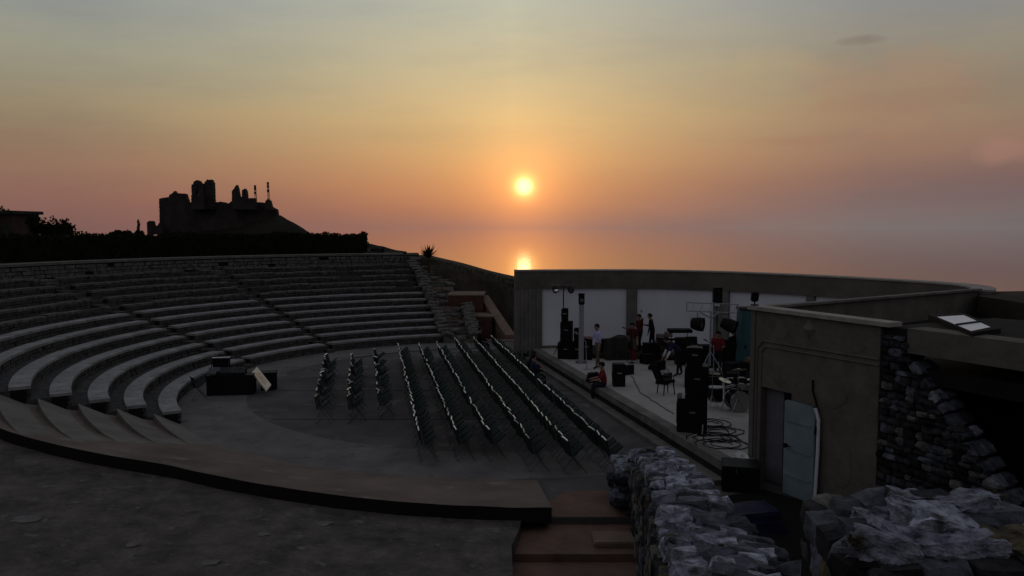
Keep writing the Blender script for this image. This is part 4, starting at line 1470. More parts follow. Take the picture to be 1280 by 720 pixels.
def standing(h=1.74, lean=0., arms=((.10, .0, -.28), (.22, .0, -.25)), arms_r=None, stride=.12, turn=0, bend_side=0.):
    s = h / 1.74
    J = {}
    J['pelvis'] = Vector((0, 0, .95))
    q = Matrix.Rotation(lean, 3, 'Y') @ Matrix.Rotation(bend_side, 3, 'X')
    up = lambda v: J['pelvis'] + q @ Vector(v)
    J['chest'] = up((0, 0, .36)); J['neck'] = up((.01, 0, .55)); J['head'] = up((.035, 0, .67)); J['crown'] = up((.03, 0, .735))
    for sgn, n, ar in ((1, 'l', arms), (-1, 'r', arms_r or arms)):
        J['sh_' + n] = up((0, sgn * .19, .46))
        a, b = Vector(ar[0]), Vector(ar[1])
        J['el_' + n] = J['sh_' + n] + Vector((a.x, sgn * (.05 + a.y), a.z))
        J['wr_' + n] = J['el_' + n] + Vector((b.x, sgn * b.y, b.z))
        d_ = (J['wr_' + n] - J['el_' + n]).normalized()
        J['ha_' + n] = J['wr_' + n] + d_ * .075
        st_ = stride * sgn
        J['hip_' + n] = Vector((0, sgn * .09, .90)); J['kn_' + n] = Vector((st_ * .5 + .02, sgn * .10, .49))
        J['an_' + n] = Vector((st_, sgn * .10, .075)); J['to_' + n] = Vector((st_ + .15, sgn * .12, .045))
    return {k: v * s for k, v in J.items()}
def sitting(seat=.45, lean=.05, arms=((.12, 0, -.24), (.22, -.04, -.03)), knees=.42, foot=.02):
    J = {'pelvis': Vector((0, 0, seat + .12))}
    q = Matrix.Rotation(lean, 3, 'Y')
    up = lambda v: J['pelvis'] + q @ Vector(v)
    J['chest'] = up((0, 0, .33)); J['neck'] = up((.01, 0, .52)); J['head'] = up((.035, 0, .64)); J['crown'] = up((.03, 0, .705))
    for sgn, n in ((1, 'l'), (-1, 'r')):
        J['sh_' + n] = up((0, sgn * .19, .43))
        a, b = Vector(arms[0]), Vector(arms[1])
        J['el_' + n] = J['sh_' + n] + Vector((a.x, sgn * .05, a.z)); J['wr_' + n] = J['el_' + n] + Vector((b.x, sgn * b.y, b.z))
        J['ha_' + n] = J['wr_' + n] + (J['wr_' + n] - J['el_' + n]).normalized() * .075
        J['hip_' + n] = Vector((.03, sgn * .09, seat + .09)); J['kn_' + n] = Vector((knees, sgn * .13, seat + .07))
        J['an_' + n] = Vector((knees + foot, sgn * .13, .075)); J['to_' + n] = Vector((knees + foot + .15, sgn * .15, .045))
    return J
def person(label, loc, rz, J, shirt, legs, hair=True, group='people on and around the stage', sleeve='skin'):
    t = thing('person', label, 'person', loc, rz, group)
    names = list(J)
    bm_v = [J[n] for n in names]
    ed = [(names.index(a), names.index(b)) for a, b, _ in BONES]
    me = bpy.data.meshes.new('skeleton'); me.from_pydata(bm_v, ed, [])
    o = bpy.data.objects.new('skeleton', me); COL.objects.link(o)
    sm = o.modifiers.new('s', 'SKIN'); sub = o.modifiers.new('u', 'SUBSURF'); sub.levels = 1
    sl_ = me.skin_vertices[0].data if me.skin_vertices else None
    if sl_ is None:
        bm = bmesh.new(); bm.from_mesh(me); bm.verts.layers.skin.verify(); bm.to_mesh(me); bm.free()
        sl_ = me.skin_vertices[0].data
    for i, n in enumerate(names):
        r = RAD[n]
        sl_[i].radius = (r * (1.15 if n in ('chest', 'pelvis') else 1), r * (.82 if n in ('chest', 'pelvis') else 1))
        sl_[i].use_root = (n == 'pelvis')
    dg = bpy.context.evaluated_depsgraph_get(); dg.update()
    out = bpy.data.meshes.new_from_object(o.evaluated_get(dg))
    bpy.data.objects.remove(o)
    v0 = [v.co.copy() for v in out.vertices]; f0 = [tuple(p.vertices) for p in out.polygons]
    mb = MB()
    mats = {'shirt': 0, 'legs': 1, 'skin': 2, 'shoe': 3, 'sleeve': 4}
    mb.add(v0, f0)
    mi = []
    for f in f0:
        c = sum((v0[i] for i in f), Vector()) / len(f)
        best, bk = 9, 'shirt'
        for a, b, k in BONES:
            A, B = J[a], J[b]; ab = B - A; t_ = max(0, min(1, (c - A).dot(ab) / ab.length_squared)); dd = (c - A - ab * t_).length - (RAD[a] + (RAD[b] - RAD[a]) * t_)
            if dd < best:
                best = dd; bk = 'sleeve' if a.startswith('el_') and b.startswith('wr_') else k
                if a == 'pelvis' and b == 'chest' and t_ < .18: bk = 'legs'
        mi.append(mats[bk])
    mb.mi = mi
    # hands: five curved fingers, nose, ears
    mb.cur = 2
    for n, sg in (('l', 1), ('r', -1)):
        w, h = J['wr_' + n], J['ha_' + n]
        d_ = (h - w).normalized(); sd = d_.cross(Vector((0, 0, 1)));
        sd = sd.normalized() if sd.length > .1 else Vector((1, 0, 0))
        nn_ = d_.cross(sd).normalized()
        for i, L_ in enumerate((.070, .080, .075, .06)):
            b0 = h + sd * (-.027 + .018 * i)
            mb.tube([b0 - d_ * .015, b0 + d_ * L_ * .55 + nn_ * .006, b0 + d_ * L_ * .9 + nn_ * .028], .0095, 5, .007)
        mb.tube([w + d_ * .03 + sd * -.03, w + d_ * .06 + sd * -.055, w + d_ * .095 + sd * -.062 + nn_ * .01], .011, 5, .008)
    hd_ = J['head']; fw = (Vector((1, 0, 0)) + (J['head'] - J['neck']).normalized() * -.0).normalized()
    mb.tube([hd_ + fw * .085 + Vector((0, 0, .02)), hd_ + fw * .118 - Vector((0, 0, .012))], .010, 5, .015)
    for sg in (-1, 1):
        mb.bev(hd_ + Vector((0, sg * .098, .0)), (.035, .02, .055), .006)
    body = mb.build('body', [M[shirt], M[legs], M['skin'], M['shoe'], M[sleeve]], t, smooth=True)
    m2 = MB()
    for sg in (-1, 1):
        m2.lathe([(.004, -.008), (.010, 0), (.004, .008)], hd_ + Vector((.088, sg * .032, .024)), 6)
    m2.tube([hd_ + Vector((.088, -.022, -.045)), hd_ + Vector((.094, 0, -.047)), hd_ + Vector((.088, .022, -.045))], .005, 4)
    m2.build('face_detail', M['hair'], t)
    if hair:
        m3 = MB()
        ax = (J['crown'] - J['head']).normalized()
        c = J['head'] + ax * .045 - Vector((.018, 0, 0))
        n_, k_ = 12, 6
        vs = []; fs = []
        for i in range(k_ + 1):
            ph = PI * .62 * i / k_
            for j in range(n_):
                a = 2 * PI * j / n_
                rr = .112 * (1 + .03 * math.sin(j * 5 + i))
                v = Vector((rr * math.sin(ph) * math.cos(a) * 1.02, rr * math.sin(ph) * math.sin(a) * .95, rr * math.cos(ph) * 1.02))
                if v.x > .03 and v.z < .02: v.z = .02 + .0 * v.z; 
                vs.append(c + v)
        fs = [(i * n_ + j, i * n_ + (j + 1) % n_, (i + 1) * n_ + (j + 1) % n_, (i + 1) * n_ + j) for i in range(k_) for j in range(n_)]
        m3.add(vs, fs)
        m3.build('hair', M['hair'], t, smooth=True)
    return t
ZS = .504
down = ((.02, .02, -.29), (.06, .0, -.25))
fwd = ((.10, .0, -.26), (.24, -.02, .04))
person('person in a pale lavender shirt and khaki trousers standing before the white panel', (3.43, 31.6, ZS), R(200), standing(1.78, .06, down, fwd), 'lav', 'khaki')
person('person in a red shirt sitting on the front edge of the stage', (3.26, 27.9, 0), R(180), sitting(.50, .12, knees=.40), 'red', 'jeans')
person('person in maroon with one arm raised at the back of the stage', (5.62, 34.9, .684), R(200), standing(1.62, .05, ((.05, .12, .22), (.05, .0, .26)), down), 'dred', 'blk', sleeve='whites')
person('person in black standing at the back, right of the raised arm', (6.22, 35.2, .684), R(160), standing(1.62, .16, down, fwd), 'blk', 'blk', sleeve='blk')
person('person in a brownish red top at the back before the wall pillar', (5.18, 34.0, ZS), R(240), standing(1.55, .15, down), 'dred', 'khaki')
person('person in navy with one white sleeve bending forward over the gear', (6.35, 30.0, ZS), R(185), standing(1.74, .85, ((.10, .0, -.27), (.12, .0, -.24))), 'navy', 'blk', sleeve='whites')
person('person in a bright red shirt standing behind the drums', (7.85, 30.2, ZS), R(250), standing(1.68, .1, fwd), 'red', 'jeans')
person('person in black leaning sideways behind the drums, right of the red shirt', (8.75, 31.0, ZS), R(270), standing(1.68, .25, down, fwd, bend_side=.2), 'blk', 'blk', sleeve='blk')
for ri, i, c in seated_spots:
    tgt = {(8, 22): 'person in black seated in the front row of chairs, hunched forward', (8, 20): 'person in navy seated in the front row of chairs, upright', (7, 36): 'person seated alone near the far end of the second row of chairs'}.get((ri, i))
    if tgt:
        for k_ in c.children:
            if k_.name.startswith('seat'): k_.rotation_euler = (0, 0, 0)
        J = sitting(.455, .35 if 'hunched' in tgt else .02)
        person(tgt, (c.location.x, c.location.y, .004), c.rotation_euler.z, J, 'navy' if 'navy' in tgt else 'blk', 'blk', group='people seated in the chairs', sleeve='blk')

# ------------------------------------------------------------------ stage gear
def cabinet(parent, name, c, size, cones=1, rz=0, m_='black'):
    mb = MB(); mb.bev(c, size, .015, rz=rz); o = mb.build(name, M[m_], parent)
    f = Vector((-math.cos(rz), -math.sin(rz), 0))
    mb = MB()
    mb.box(Vector(c) + f * (size[0] / 2 + .006), (.012, size[1] * .9, size[2] * .9), rz=rz)
    mb.build('grille', M['blackf'], o)
    return o
def spk(name, label, x, y, z, size, rz, cones, group=None):
    t = thing(name, label, 'loudspeaker', (x, y, z), rz, group)
    mb = MB(); mb.bev((0, 0, size[2] / 2), size, .018); mb.build('cabinet', M['black'], t)
    mb = MB(); mb.box((-size[0] / 2 - .006, 0, size[2] / 2), (.012, size[1] * .9, size[2] * .92)); mb.build('grille', M['blackf'], t)
    for i in range(cones):
        mb = MB()
        zc = size[2] * (i + .5) / cones
        rr = min(size[1], size[2] / cones) * .38
        mb.lathe([(rr, 0), (rr, .015), (rr * .8, .012), (rr * .3, .004)], (-size[0] / 2 - .012, 0, zc), 16, (-1, 0, 0))
        mb.build('cone', M['cable'], t)
    mb = MB()
    for sy in (-1, 1): mb.box((0, sy * (size[1] / 2 + .004), size[2] * .6), (.16, .012, .05))
    mb.build('handle', M['steel'], t)
    return t
# right tower (near)
tx, ty = 5.02, 21.9
rzT = R(-12)
spk('subwoofer', 'large black subwoofer cabinet at the bottom of the near speaker tower', tx - .02, ty, ZS, (.80, .78, .95), rzT, 1, 'near speaker tower')
spk('loudspeaker', 'black loudspeaker in the middle of the near speaker tower', tx + .12, ty + .08, ZS + .95, (.62, .62, .86), rzT, 1, 'near speaker tower')
spk('loudspeaker', 'narrow black loudspeaker on top of the near speaker tower', tx + .05, ty + .08, ZS + 1.81, (.42, .40, .50), rzT, 1, 'near speaker tower')
# far tower
spk('subwoofer', 'black subwoofer at the bottom of the far speaker tower by the first white panel', 2.35, 34.2, ZS, (.66, .66, .72), R(-12), 1, 'far speaker tower')
spk('loudspeaker', 'black loudspeaker in the middle of the far speaker tower', 2.36, 34.2, ZS + .72, (.48, .50, .88), R(-12), 2, 'far speaker tower')
spk('loudspeaker', 'slim black loudspeaker on top of the far speaker tower', 2.28, 34.2, ZS + 1.60, (.26, .28, .56), R(-12), 1, 'far speaker tower')
spk('loudspeaker', 'small black loudspeaker on a case right of the far speaker tower', 2.80, 34.0, ZS + .72, (.25, .25, .62), R(-12), 1)
spk('amplifier', 'black case carrying the small loudspeaker next to the far tower', 2.80, 34.0, ZS, (.34, .30, .72), R(-12), 1)
spk('stage_monitor', 'black amplifier box standing behind the person on the stage edge', 3.80, 28.15, ZS, (.42, .42, .80), R(0), 1)
spk('amplifier', 'dark amplifier box in front of the first white panel, left of the lavender shirt', 3.20, 33.9, ZS, (.45, .42, .95), R(-10), 2)
# white cup added to give a bright speck on the cabinet
mb = MB(); mb.lathe([(.035, 0), (.045, .11), (.05, .115)], (4.70, 21.62, ZS + .952), 14)
tag(mb.build('cup', M['white']), 'small white cup added as a bright speck on the corner of the near subwoofer', 'cup')
# covered gear between the panels: draped trolley
def draped(label, x, y, z, sx, sy, sz, seed, m_='blk'):
    rnd = random.Random(seed)
    bm = bmesh.new(); bmesh.ops.create_cube(bm, size=1)
    bmesh.ops.subdivide_edges(bm, edges=bm.edges[:], cuts=5, use_grid_fill=True)
    for v in bm.verts:
        k = .5 - v.co.z
        a = math.atan2(v.co.y, v.co.x)
        f = 1 + .10 * k * math.sin(a * 9 + seed) + .04 * rnd.uniform(-1, 1)
        hh = .10 * mnoise.noise(v.co * 2.2 + Vector((seed, 0, 0))) + (.14 * v.co.x if v.co.z > .3 else 0)
        v.co = Vector((v.co.x * f * (.86 + .2 * k), v.co.y * f * (.86 + .2 * k), v.co.z + (hh if v.co.z > -.3 else 0)))
    me = bpy.data.meshes.new('draped_gear'); bm.to_mesh(me); bm.free(); me.materials.append(M[m_])
    o = link('draped_gear', me, None, (x, y, z + sz / 2), (0, 0, R(8)), (sx, sy, sz))
    return tag(o, label, 'covered gear')
draped('dark cloth draped over gear, right of the lavender shirt below the panel', 4.45, 34.0, ZS, .95, .7, .92, 3, 'dark')
draped('small black bag slumped on the edge of the stage left of the seated person', 2.95, 28.8, ZS, .40, .34, .34, 5)
draped('long low dark covered bundle under the pillar', 5.0, 35.5, .68, .7, .4, .32, 9)
draped('dark covered bundle at the right of the drums near the building', 8.6, 27.6, ZS, .8, .6, .62, 12, 'blk')
draped('olive cloth over a low stand at the rear right of the stage', 8.95, 29.2, ZS, .7, .5, .85, 14, 'khaki')
# pale column with black head
cl_ = thing('lighting_column', 'pale wrapped column with a black lamp head in front of the first panel', 'light tower', (2.88, 33.0, ZS))
mb = MB(); mb.bev((0, 0, .02), (.45, .45, .04), .01); mb.build('base', M['steel'], cl_)
mb = MB(); mb.tube([(0, 0, .04), (.0, 0, 2.43)], .105, 12); mb.build('column', M['pale'], cl_)
mb = MB(); mb.bev((0, 0, 2.62), (.24, .24, .38), .03); mb.lathe([(.13, 0), (.15, .08), (.12, .1)], (0, 0, 2.80), 14); mb.build('lamp_head', M['black'], cl_)
mb = MB(); mb.lathe([(.08, 0), (.08, .01)], (0, -.125, 2.62), 14, (0, -1, 0)); mb.build('lens', M['glass'], cl_)
mb = MB(); mb.tube([(.08, -1.6, 0), (.05, -1.55, 1.1)], .016, 8); mb.lathe([(.13, 0), (.12, .02), (.02, .03)], (.08, -1.6, 0), 16); mb.tube([(.05, -1.55, 1.1), (-.3, -1.5, 1.45)], .012, 6); mb.tube([(-.3, -1.5, 1.45), (-.40, -1.5, 1.48)], .024, 8)
o = mb.build('microphone_stand', M['paint']); o.location = (2.88, 33.0, ZS); tag(o, 'thin grey microphone stand left of the lavender shirt', 'microphone stand')
# tripod with T bar and lamps
def par(parent, c, d_, r=.15, L_=.3, m_='black'):
    mb = MB(); mb.lathe([(r * .55, -L_ * .55), (r * .8, -L_ * .5), (r, L_ * .0), (r, L_ * .5), (r * .93, L_ * .5), (r * .85, L_ * .3)], c, 18, d_)
    o = mb.build('lamp', M[m_], parent)
    mb = MB(); mb.lathe([(r * .86, L_ * .32), (r * .6, L_ * .36), (.01, L_ * .37)], c, 18, d_); mb.build('lens', M['glass'], o)
    mb = MB(); mb.tube([Vector(c) + Vector((r + .01, 0, 0)), Vector(c) + Vector((r + .01, 0, r + .06)), Vector(c) + Vector((-r - .01, 0, r + .06)), Vector(c) + Vector((-r - .01, 0, 0))], .012, 6); mb.build('yoke', M['steel'], o)
    return o
tb = thing('lamp_stand', 'tall black lamp stand with a T bar and two lamps behind the far speaker tower', 'lamp stand', (2.28, 35.3, ZS))
mb = MB(); mb.tube([(0, 0, .5), (0, 0, 3.0)], .025, 8)
for a in (90, 210, 330): mb.tube([(0, 0, .9), (.5 * math.cos(R(a)), .5 * math.sin(R(a)), 0.01)], .018, 6)
mb.build('tripod', M['black'], tb)
mb = MB(); mb.tube([(-.55, 0, 3.0), (.52, 0, 3.0)], .022, 8); mb.build('cross_bar', M['black'], tb)
par(tb, (-.36, -.05, 2.90), (.2, -1, -.55), .14, .26); par(tb, (.30, -.05, 2.88), (.4, -1, -.5), .13, .26)
mb = MB(); mb.lathe([(.10, 0), (.05, .03), (.01, .035)], (-.33, -.19, 2.86), 14, (.1, -1, .3)); mb.build('reflector', M['led'], tb)
# wide truss frame on a stand
tr = thing('lighting_truss', 'pale rectangular lighting truss on a stand with two big round lamps', 'lighting truss', (7.5, 30.0, ZS))
mb = MB()
zc = 2.62
x0, x1 = -.92, 1.02
for z in (zc + .16, zc - .16):
    mb.tube([(x0, 0, z + .02), (x1, 0, z - .06)], .022, 6)
mb.tube([(x0, 0, zc - .14), (x0, 0, zc + .18)], .022, 6); mb.tube([(x1, 0, zc - .22), (x1, 0, zc + .1)], .022, 6)
for i in range(6):
    xa = x0 + (x1 - x0) * (i + .5) / 6
    mb.tube([(xa, 0, zc - .18), (xa + .14, 0, zc + .14)], .010, 5)
mb.build('truss_frame', M['paint'], tr)
mb = MB(); mb.tube([(0, 0, .4), (0, 0, zc - .15)], .035, 8); mb.tube([(-.42, 0, zc - .18), (0, 0, zc - .42), (.3, 0, zc - .2)], .03, 6)
for a in (90, 210, 330): mb.tube([(0, 0, .95), (.6 * math.cos(R(a)), .6 * math.sin(R(a)), .01)], .02, 6)
mb.build('stand', M['paint'], tr)
par(tr, (-.52, -.1, zc - .62), (.9, -.5, -.1), .26, .44); par(tr, (.66, -.1, zc - .66), (.8, -.6, -.35), .25, .52)
mb = MB(); mb.tube([(-.52, 0, zc - .2), (-.52, -.1, zc - .34)], .015, 6); mb.tube([(.66, 0, zc - .2), (.66, -.1, zc - .38)], .015, 6); mb.build('clamp', M['black'], tr)
# box lamp on a pole near the wall pillar
bx_ = thing('pole_speaker', 'black box speaker high on a pole before the second wall pillar', 'loudspeaker', (8.35, 32.4, ZS))
mb = MB(); mb.tube([(0, 0, .3), (0, 0, 2.55)], .025, 8)
for a in (90, 210, 330): mb.tube([(0, 0, .9), (.5 * math.cos(R(a)), .5 * math.sin(R(a)), .01)], .018, 6)
mb.build('stand', M['black'], bx_)
mb = MB(); mb.bev((0, 0, 2.88), (.34, .30, .64), .02); mb.build('cabinet', M['black'], bx_)
mb = MB(); mb.lathe([(.10, 0), (.10, .02), (.03, .01)], (0, -.155, 2.74), 16, (0, -1, 0)); mb.build('cone', M['blackf'], bx_)
mb = MB(); mb.lathe([(.06, 0), (.06, .02), (.02, .01)], (0, -.155, 3.04), 14, (0, -1, 0)); mb.build('cone', M['blackf'], bx_)
mb = MB(); mb.lathe([(.10, 0), (.11, .05), (.08, .12)], (0, 0, 2.44), 14); mb.build('mount', M['white'], bx_)
# equipment rack with overhanging top
ra = thing('equipment_rack', 'tall equipment rack with a wide black top at the back of the stage', 'rack', (7.0, 32.6, ZS))
mb = MB(); mb.bev((0, 0, .55), (.55, .5, 1.1), .01); mb.build('case', M['black'], ra)
mb = MB()
for i in range(5): mb.box((0, -.256, .2 + i * .19), (.48, .012, .15))
mb.build('unit', M['blackf'], ra)
mb = MB(); mb.bev((-.12, 0, 1.40), (.95, .55, .14), .02); mb.build('top_keyboard', M['black'], ra)
mb = MB(); mb.tube([(-.45, 0, 1.10), (-.45, 0, 1.33)], .02, 6); mb.tube([(.2, 0, 1.1), (.2, 0, 1.33)], .02, 6); mb.build('post', M['steel'], ra)
mb = MB(); mb.box((.38, -.1, .75), (.24, .3, .9)); o = mb.build('panel_case', M['pale']); o.location = (7.0, 32.4, ZS); tag(o, 'pale upright case beside the equipment rack', 'case')
# keyboard on X stand
kb = thing('keyboard', 'dark keyboard on a folding stand at the rear of the stage', 'keyboard', (6.75, 33.6, .5), R(10))
mb = MB(); mb.bev((0, 0, .92), (1.25, .34, .10), .015); mb.build('body', M['black'], kb)
for i in range(24):
    mb = MB(); mb.box((-.55 + i * .048, -.06, .975), (.042, .17, .015)); mb.build('key', M['white'], kb)
mb = MB()
for y in (-.12, .12): mb.tube([(-.4, y, 0), (.4, y, .87)], .016, 6); mb.tube([(.4, y, 0), (-.4, y, .87)], .016, 6)
mb.build('stand', M['steel'], kb)
# rear percussion: congas with olive heads
for i, (x, y, h) in enumerate([(6.45, 34.6, .80), (6.85, 34.8, .86)]):
    t = thing('conga_drum', '%s olive conga drum at the back of the stage' % ['lower left', 'taller right'][i], 'drum', (x, y, .684), 0, 'conga drums')
    mb = MB(); mb.lathe([(.12, 0), (.17, h * .3), (.20, h * .65), (.165, h)], (0, 0, 0), 20); mb.build('shell', M['khaki'], t, smooth=True)
    mb = MB(); mb.lathe([(.172, -.01), (.178, .02), (.16, .03)], (0, 0, h), 20); mb.build('rim', M['steel'], t)
# drum kit
dk = thing('drum_kit', 'black drum kit with pale cymbals on the near right of the stage', 'drum kit', (6.92, 24.6, ZS))
def drum(name, c, r, h, ax, m_='black'):
    mb = MB(); mb.lathe([(r, -h / 2), (r, h / 2)], c, 24, ax); o = mb.build(name, M[m_], dk, smooth=False)
    mb = MB()
    for s_ in (-1, 1): mb.lathe([(r * 1.03, s_ * h / 2 - .02), (r * 1.03, s_ * h / 2 + .02), (r * .96, s_ * h / 2 + .022)], c, 24, ax)
    mb.build('hoop', M['steel'], o)
    mb = MB(); cc = Vector(c) + Vector(ax).normalized() * (h / 2 + .005); mb.lathe([(r * .95, 0), (r * .95, .006)], cc, 24, ax); mb.build('drum_head', M['blackf'], o)
    return o
drum('bass_drum', (.0, -.35, .32), .31, .45, (.15, -1, 0))
drum('floor_tom', (-.55, .10, .42), .22, .42, (0, 0, 1))
drum('tom', (-.20, -.15, .82), .16, .22, (-.2, .5, 1)); drum('tom', (.20, -.12, .84), .15, .2, (.2, .5, 1))
drum('snare_drum', (.48, .32, .60), .18, .14, (0, .1, 1), 'steel')
for c, r, tl in (((-.75, -.25, 1.15), .25, (.2, .35, 1)), ((-.05, -.62, 1.32), .23, (0, .3, 1)), ((.70, -.1, 1.05), .23, (-.2, .3, 1)), ((.85, .45, .82), .18, (0, .0, 1)), ((-.45, -.55, .98), .2, (.3, -.2, 1))):
    mb = MB(); mb.lathe([(.01, .02), (r * .2, .03), (r * .3, .012), (r, 0), (r, -.003), (r * .3, .006), (.01, .012)], c, 24, tl); o = mb.build('cymbal', M['brass'], dk, smooth=False)
    mb = MB(); mb.tube([(c[0], c[1], c[2] + .04), (c[0], c[1], .25)], .012, 6)
    for a in (90, 210, 330): mb.tube([(c[0], c[1], .45), (c[0] + .26 * math.cos(R(a)), c[1] + .26 * math.sin(R(a)), .01)], .010, 5)
    mb.build('stand', M['steel'], o)
st_ = thing('drum_stool', 'round black drum stool behind the drum kit', 'stool', (7.35, 25.3, ZS))
mb = MB(); mb.lathe([(.16, 0), (.17, .03), (.17, .07), (.14, .09)], (0, 0, .42), 20); mb.build('seat', M['black'], st_)
mb = MB(); mb.tube([(0, 0, .2), (0, 0, .42)], .02, 8)
for a in (90, 210, 330): mb.tube([(0, 0, .3), (.22 * math.cos(R(a)), .22 * math.sin(R(a)), .01)], .012, 5)
mb.build('leg', M['steel'], st_)
for i, (x, y, s_, rz) in enumerate([(7.9, 26.6, (.5, .4, .5), .1), (8.0, 25.6, (.45, .4, .34), .4), (6.4, 28.1, (.5, .45, .55), -.2), (7.2, 28.4, (.6, .4, .45), 0.0)]):
    t = thing('flight_case', ['dark flight case to the right behind the drums', 'low dark flight case nearest the building wall', 'dark flight case behind the near speaker tower', 'wide dark flight case between tower and red shirt'][i], 'case', (x, y, ZS), rz, 'flight cases on the stage')
    mb = MB(); mb.bev((0, 0, s_[2] / 2), s_, .012); mb.build('case_body', M['black'], t)
    mb = MB()
    for a in (-1, 1):
        for b in (-1, 1): mb.box((a * s_[0] / 2, b * s_[1] / 2, s_[2] / 2), (.03, .03, s_[2] + .01))
    mb.box((0, 0, s_[2] * .7), (s_[0] + .012, s_[1] + .012, .02))
    mb.build('metal_edge', M['steel'], t)
# small pale papers and towels on cases
for i, (x, y, z) in enumerate([(7.9, 26.6, ZS + .505), (6.4, 28.1, ZS + .555)]):
    mb = MB(); mb.box((0, 0, .006), (.3, .21, .008)); mb.box((.05, .02, .013), (.28, .2, .006), rz=.3)
    o = mb.build('papers', M['white']); o.location = (x, y, z); tag(o, 'white papers lying on the %s' % ['flight case behind the drums', 'flight case behind the speaker tower'][i], 'papers')
# padded black chair on the open floor
ch = thing('stage_chair', 'black padded chair with leaning back, alone on the pale stage floor', 'chair', (5.20, 26.7, ZS), R(200))
mb = MB(); mb.bev((0, 0, .46), (.50, .46, .09), .03); mb.build('seat', M['blk'], ch)
mb = MB(); mb.bev((.36, 0, .76), (.11, .46, .66), .04, ry=.42); mb.build('backrest', M['blk'], ch)
for a in (-1, 1):
    for b in (-1, 1):
        mb = MB(); mb.tube([(a * .17, b * .19, .44), (a * .21, b * .22, 0)], .024, 7, .018); mb.build('leg', M['black'], ch)
mb = MB()
for b in (-1, 1): mb.tube([(-.15, b * .26, .48), (-.12, b * .27, .66), (.25, b * .27, .68)], .018, 6)
mb.build('armrest', M['black'], ch)
# microphone stands, pale leaning pole
def mic(label, x, y, h, lean, m_='paint'):
    t = thing('microphone_stand', label, 'microphone stand', (x, y, ZS), 0, 'microphone stands')
    mb = MB(); mb.lathe([(.14, 0), (.13, .02), (.02, .03)], (0, 0, 0), 18); mb.build('base', M['black'], t)
    mb = MB(); mb.tube([(0, 0, .02), (lean[0], lean[1], h)], .016, 7); mb.build('pole', M[m_], t)
    mb = MB(); mb.tube([(lean[0], lean[1], h), (lean[0] - .3, lean[1] - .1, h + .18)], .011, 6); mb.tube([(lean[0] - .28, lean[1] - .1, h + .17), (lean[0] - .40, lean[1] - .13, h + .22)], .023, 8); mb.build('boom', M['black'], t)
    return t
mic('pale leaning microphone stand right beside the near speaker tower', 5.15, 21.3, 1.25, (.28, .9), 'pale')
mic('upright microphone stand between the near tower and the drums', 6.05, 25.2, 1.3, (.02, 0))
mic('microphone stand by the red shirted person', 7.35, 28.9, 1.35, (0, 0))
mic('microphone stand near the back platform', 4.95, 32.9, 1.3, (0, 0), 'black')
for i, (x, y, s_, rz, lb) in enumerate([(5.9, 33.6, (.6, .45, .75), .2, 'dark flight case at the back left of the keyboard'), (7.9, 32.0, (.7, .5, .9), 0, 'tall dark flight case right of the truss stand foot'),
        (8.9, 31.9, (.6, .6, 1.1), .1, 'tallest dark flight case at the right rear by the teal cabin'), (5.6, 32.8, (.45, .4, .4), .5, 'small dark flight case near the middle of the stage rear'),
        (8.2, 29.0, (.8, .5, .7), .3, 'dark flight case in front of the leaning person in black'), (7.5, 26.9, (.4, .4, .7), 0, 'upright dark flight case just behind the drums'), (4.15, 34.9, (.7, .5, .55), .1, 'dark flight case at the rear between lavender shirt and draped gear')]):
    t = thing('flight_case', lb, 'case', (x, y, ZS + (.18 if y > 34.3 else 0)), rz, 'flight cases on the stage')
    mb = MB(); mb.bev((0, 0, s_[2] / 2), s_, .012); mb.build('case_body', M['black'], t)
    mb = MB()
    for a in (-1, 1):
        for b in (-1, 1): mb.box((a * s_[0] / 2, b * s_[1] / 2, s_[2] / 2), (.025, .025, s_[2] + .01))
    mb.box((0, 0, s_[2] * .7), (s_[0] + .012, s_[1] + .012, .02))
    mb.build('metal_edge', M['blackf'], t)
for i, (x, y, rz, lb) in enumerate([(4.35, 30.4, 2.2, 'black wedge monitor lying on the floor right of the lavender shirt'), (5.5, 28.6, 2.6, 'black wedge monitor on the floor behind the padded chair'), (6.3, 26.2, 2.6, 'black wedge monitor on the floor left of the drums'), (5.75, 31.4, 2.2, 'black wedge monitor on the floor near the stage middle')]):
    t = thing('stage_monitor', lb, 'loudspeaker', (x, y, ZS), rz, 'wedge monitors on the stage floor')
    mb = MB()
    mb.add([(-.2, -.28, 0), (.22, -.28, 0), (.22, -.28, .12), (-.08, -.28, .36), (-.2, -.28, .36), (-.2, .28, 0), (.22, .28, 0), (.22, .28, .12), (-.08, .28, .36), (-.2, .28, .36)],
           [(0, 1, 2, 3, 4), (9, 8, 7, 6, 5), (0, 5, 6, 1), (1, 6, 7, 2), (2, 7, 8, 3), (3, 8, 9, 4), (4, 9, 5, 0)])
    mb.build('cabinet', M['black'], t)
    mb = MB(); mb.box((.078, 0, .25), (.35, .50, .012), ry=.675); mb.build('grille', M['blackf'], t)
for i, (x, y, lb) in enumerate([(5.9, 30.9, 'black music stand left of the bending person'), (7.05, 31.2, 'black music stand before the equipment rack'), (8.35, 30.3, 'black music stand between the red shirt and the leaning person')]):
    t = thing('music_stand', lb, 'music stand', (x, y, ZS), 0, 'music stands')
    mb = MB(); mb.tube([(0, 0, .25), (0, 0, 1.05)], .014, 6); mb.build('pole', M['black'], t)
    for a in (90, 210, 330):
        mb = MB(); mb.tube([(0, 0, .35), (.26 * math.cos(R(a)), .26 * math.sin(R(a)), .01)], .010, 5); mb.build('leg', M['black'], t)
    mb = MB(); mb.box((0, 0, 1.18), (.46, .02, .32), rx=-.35); mb.box((0, -.07, 1.03), (.46, .06, .012)); mb.build('desk', M['black'], t)
gt = thing('guitar', 'dark reddish guitar leaning on its stand at the rear of the stage', 'guitar', (5.05, 33.0, ZS), .3)
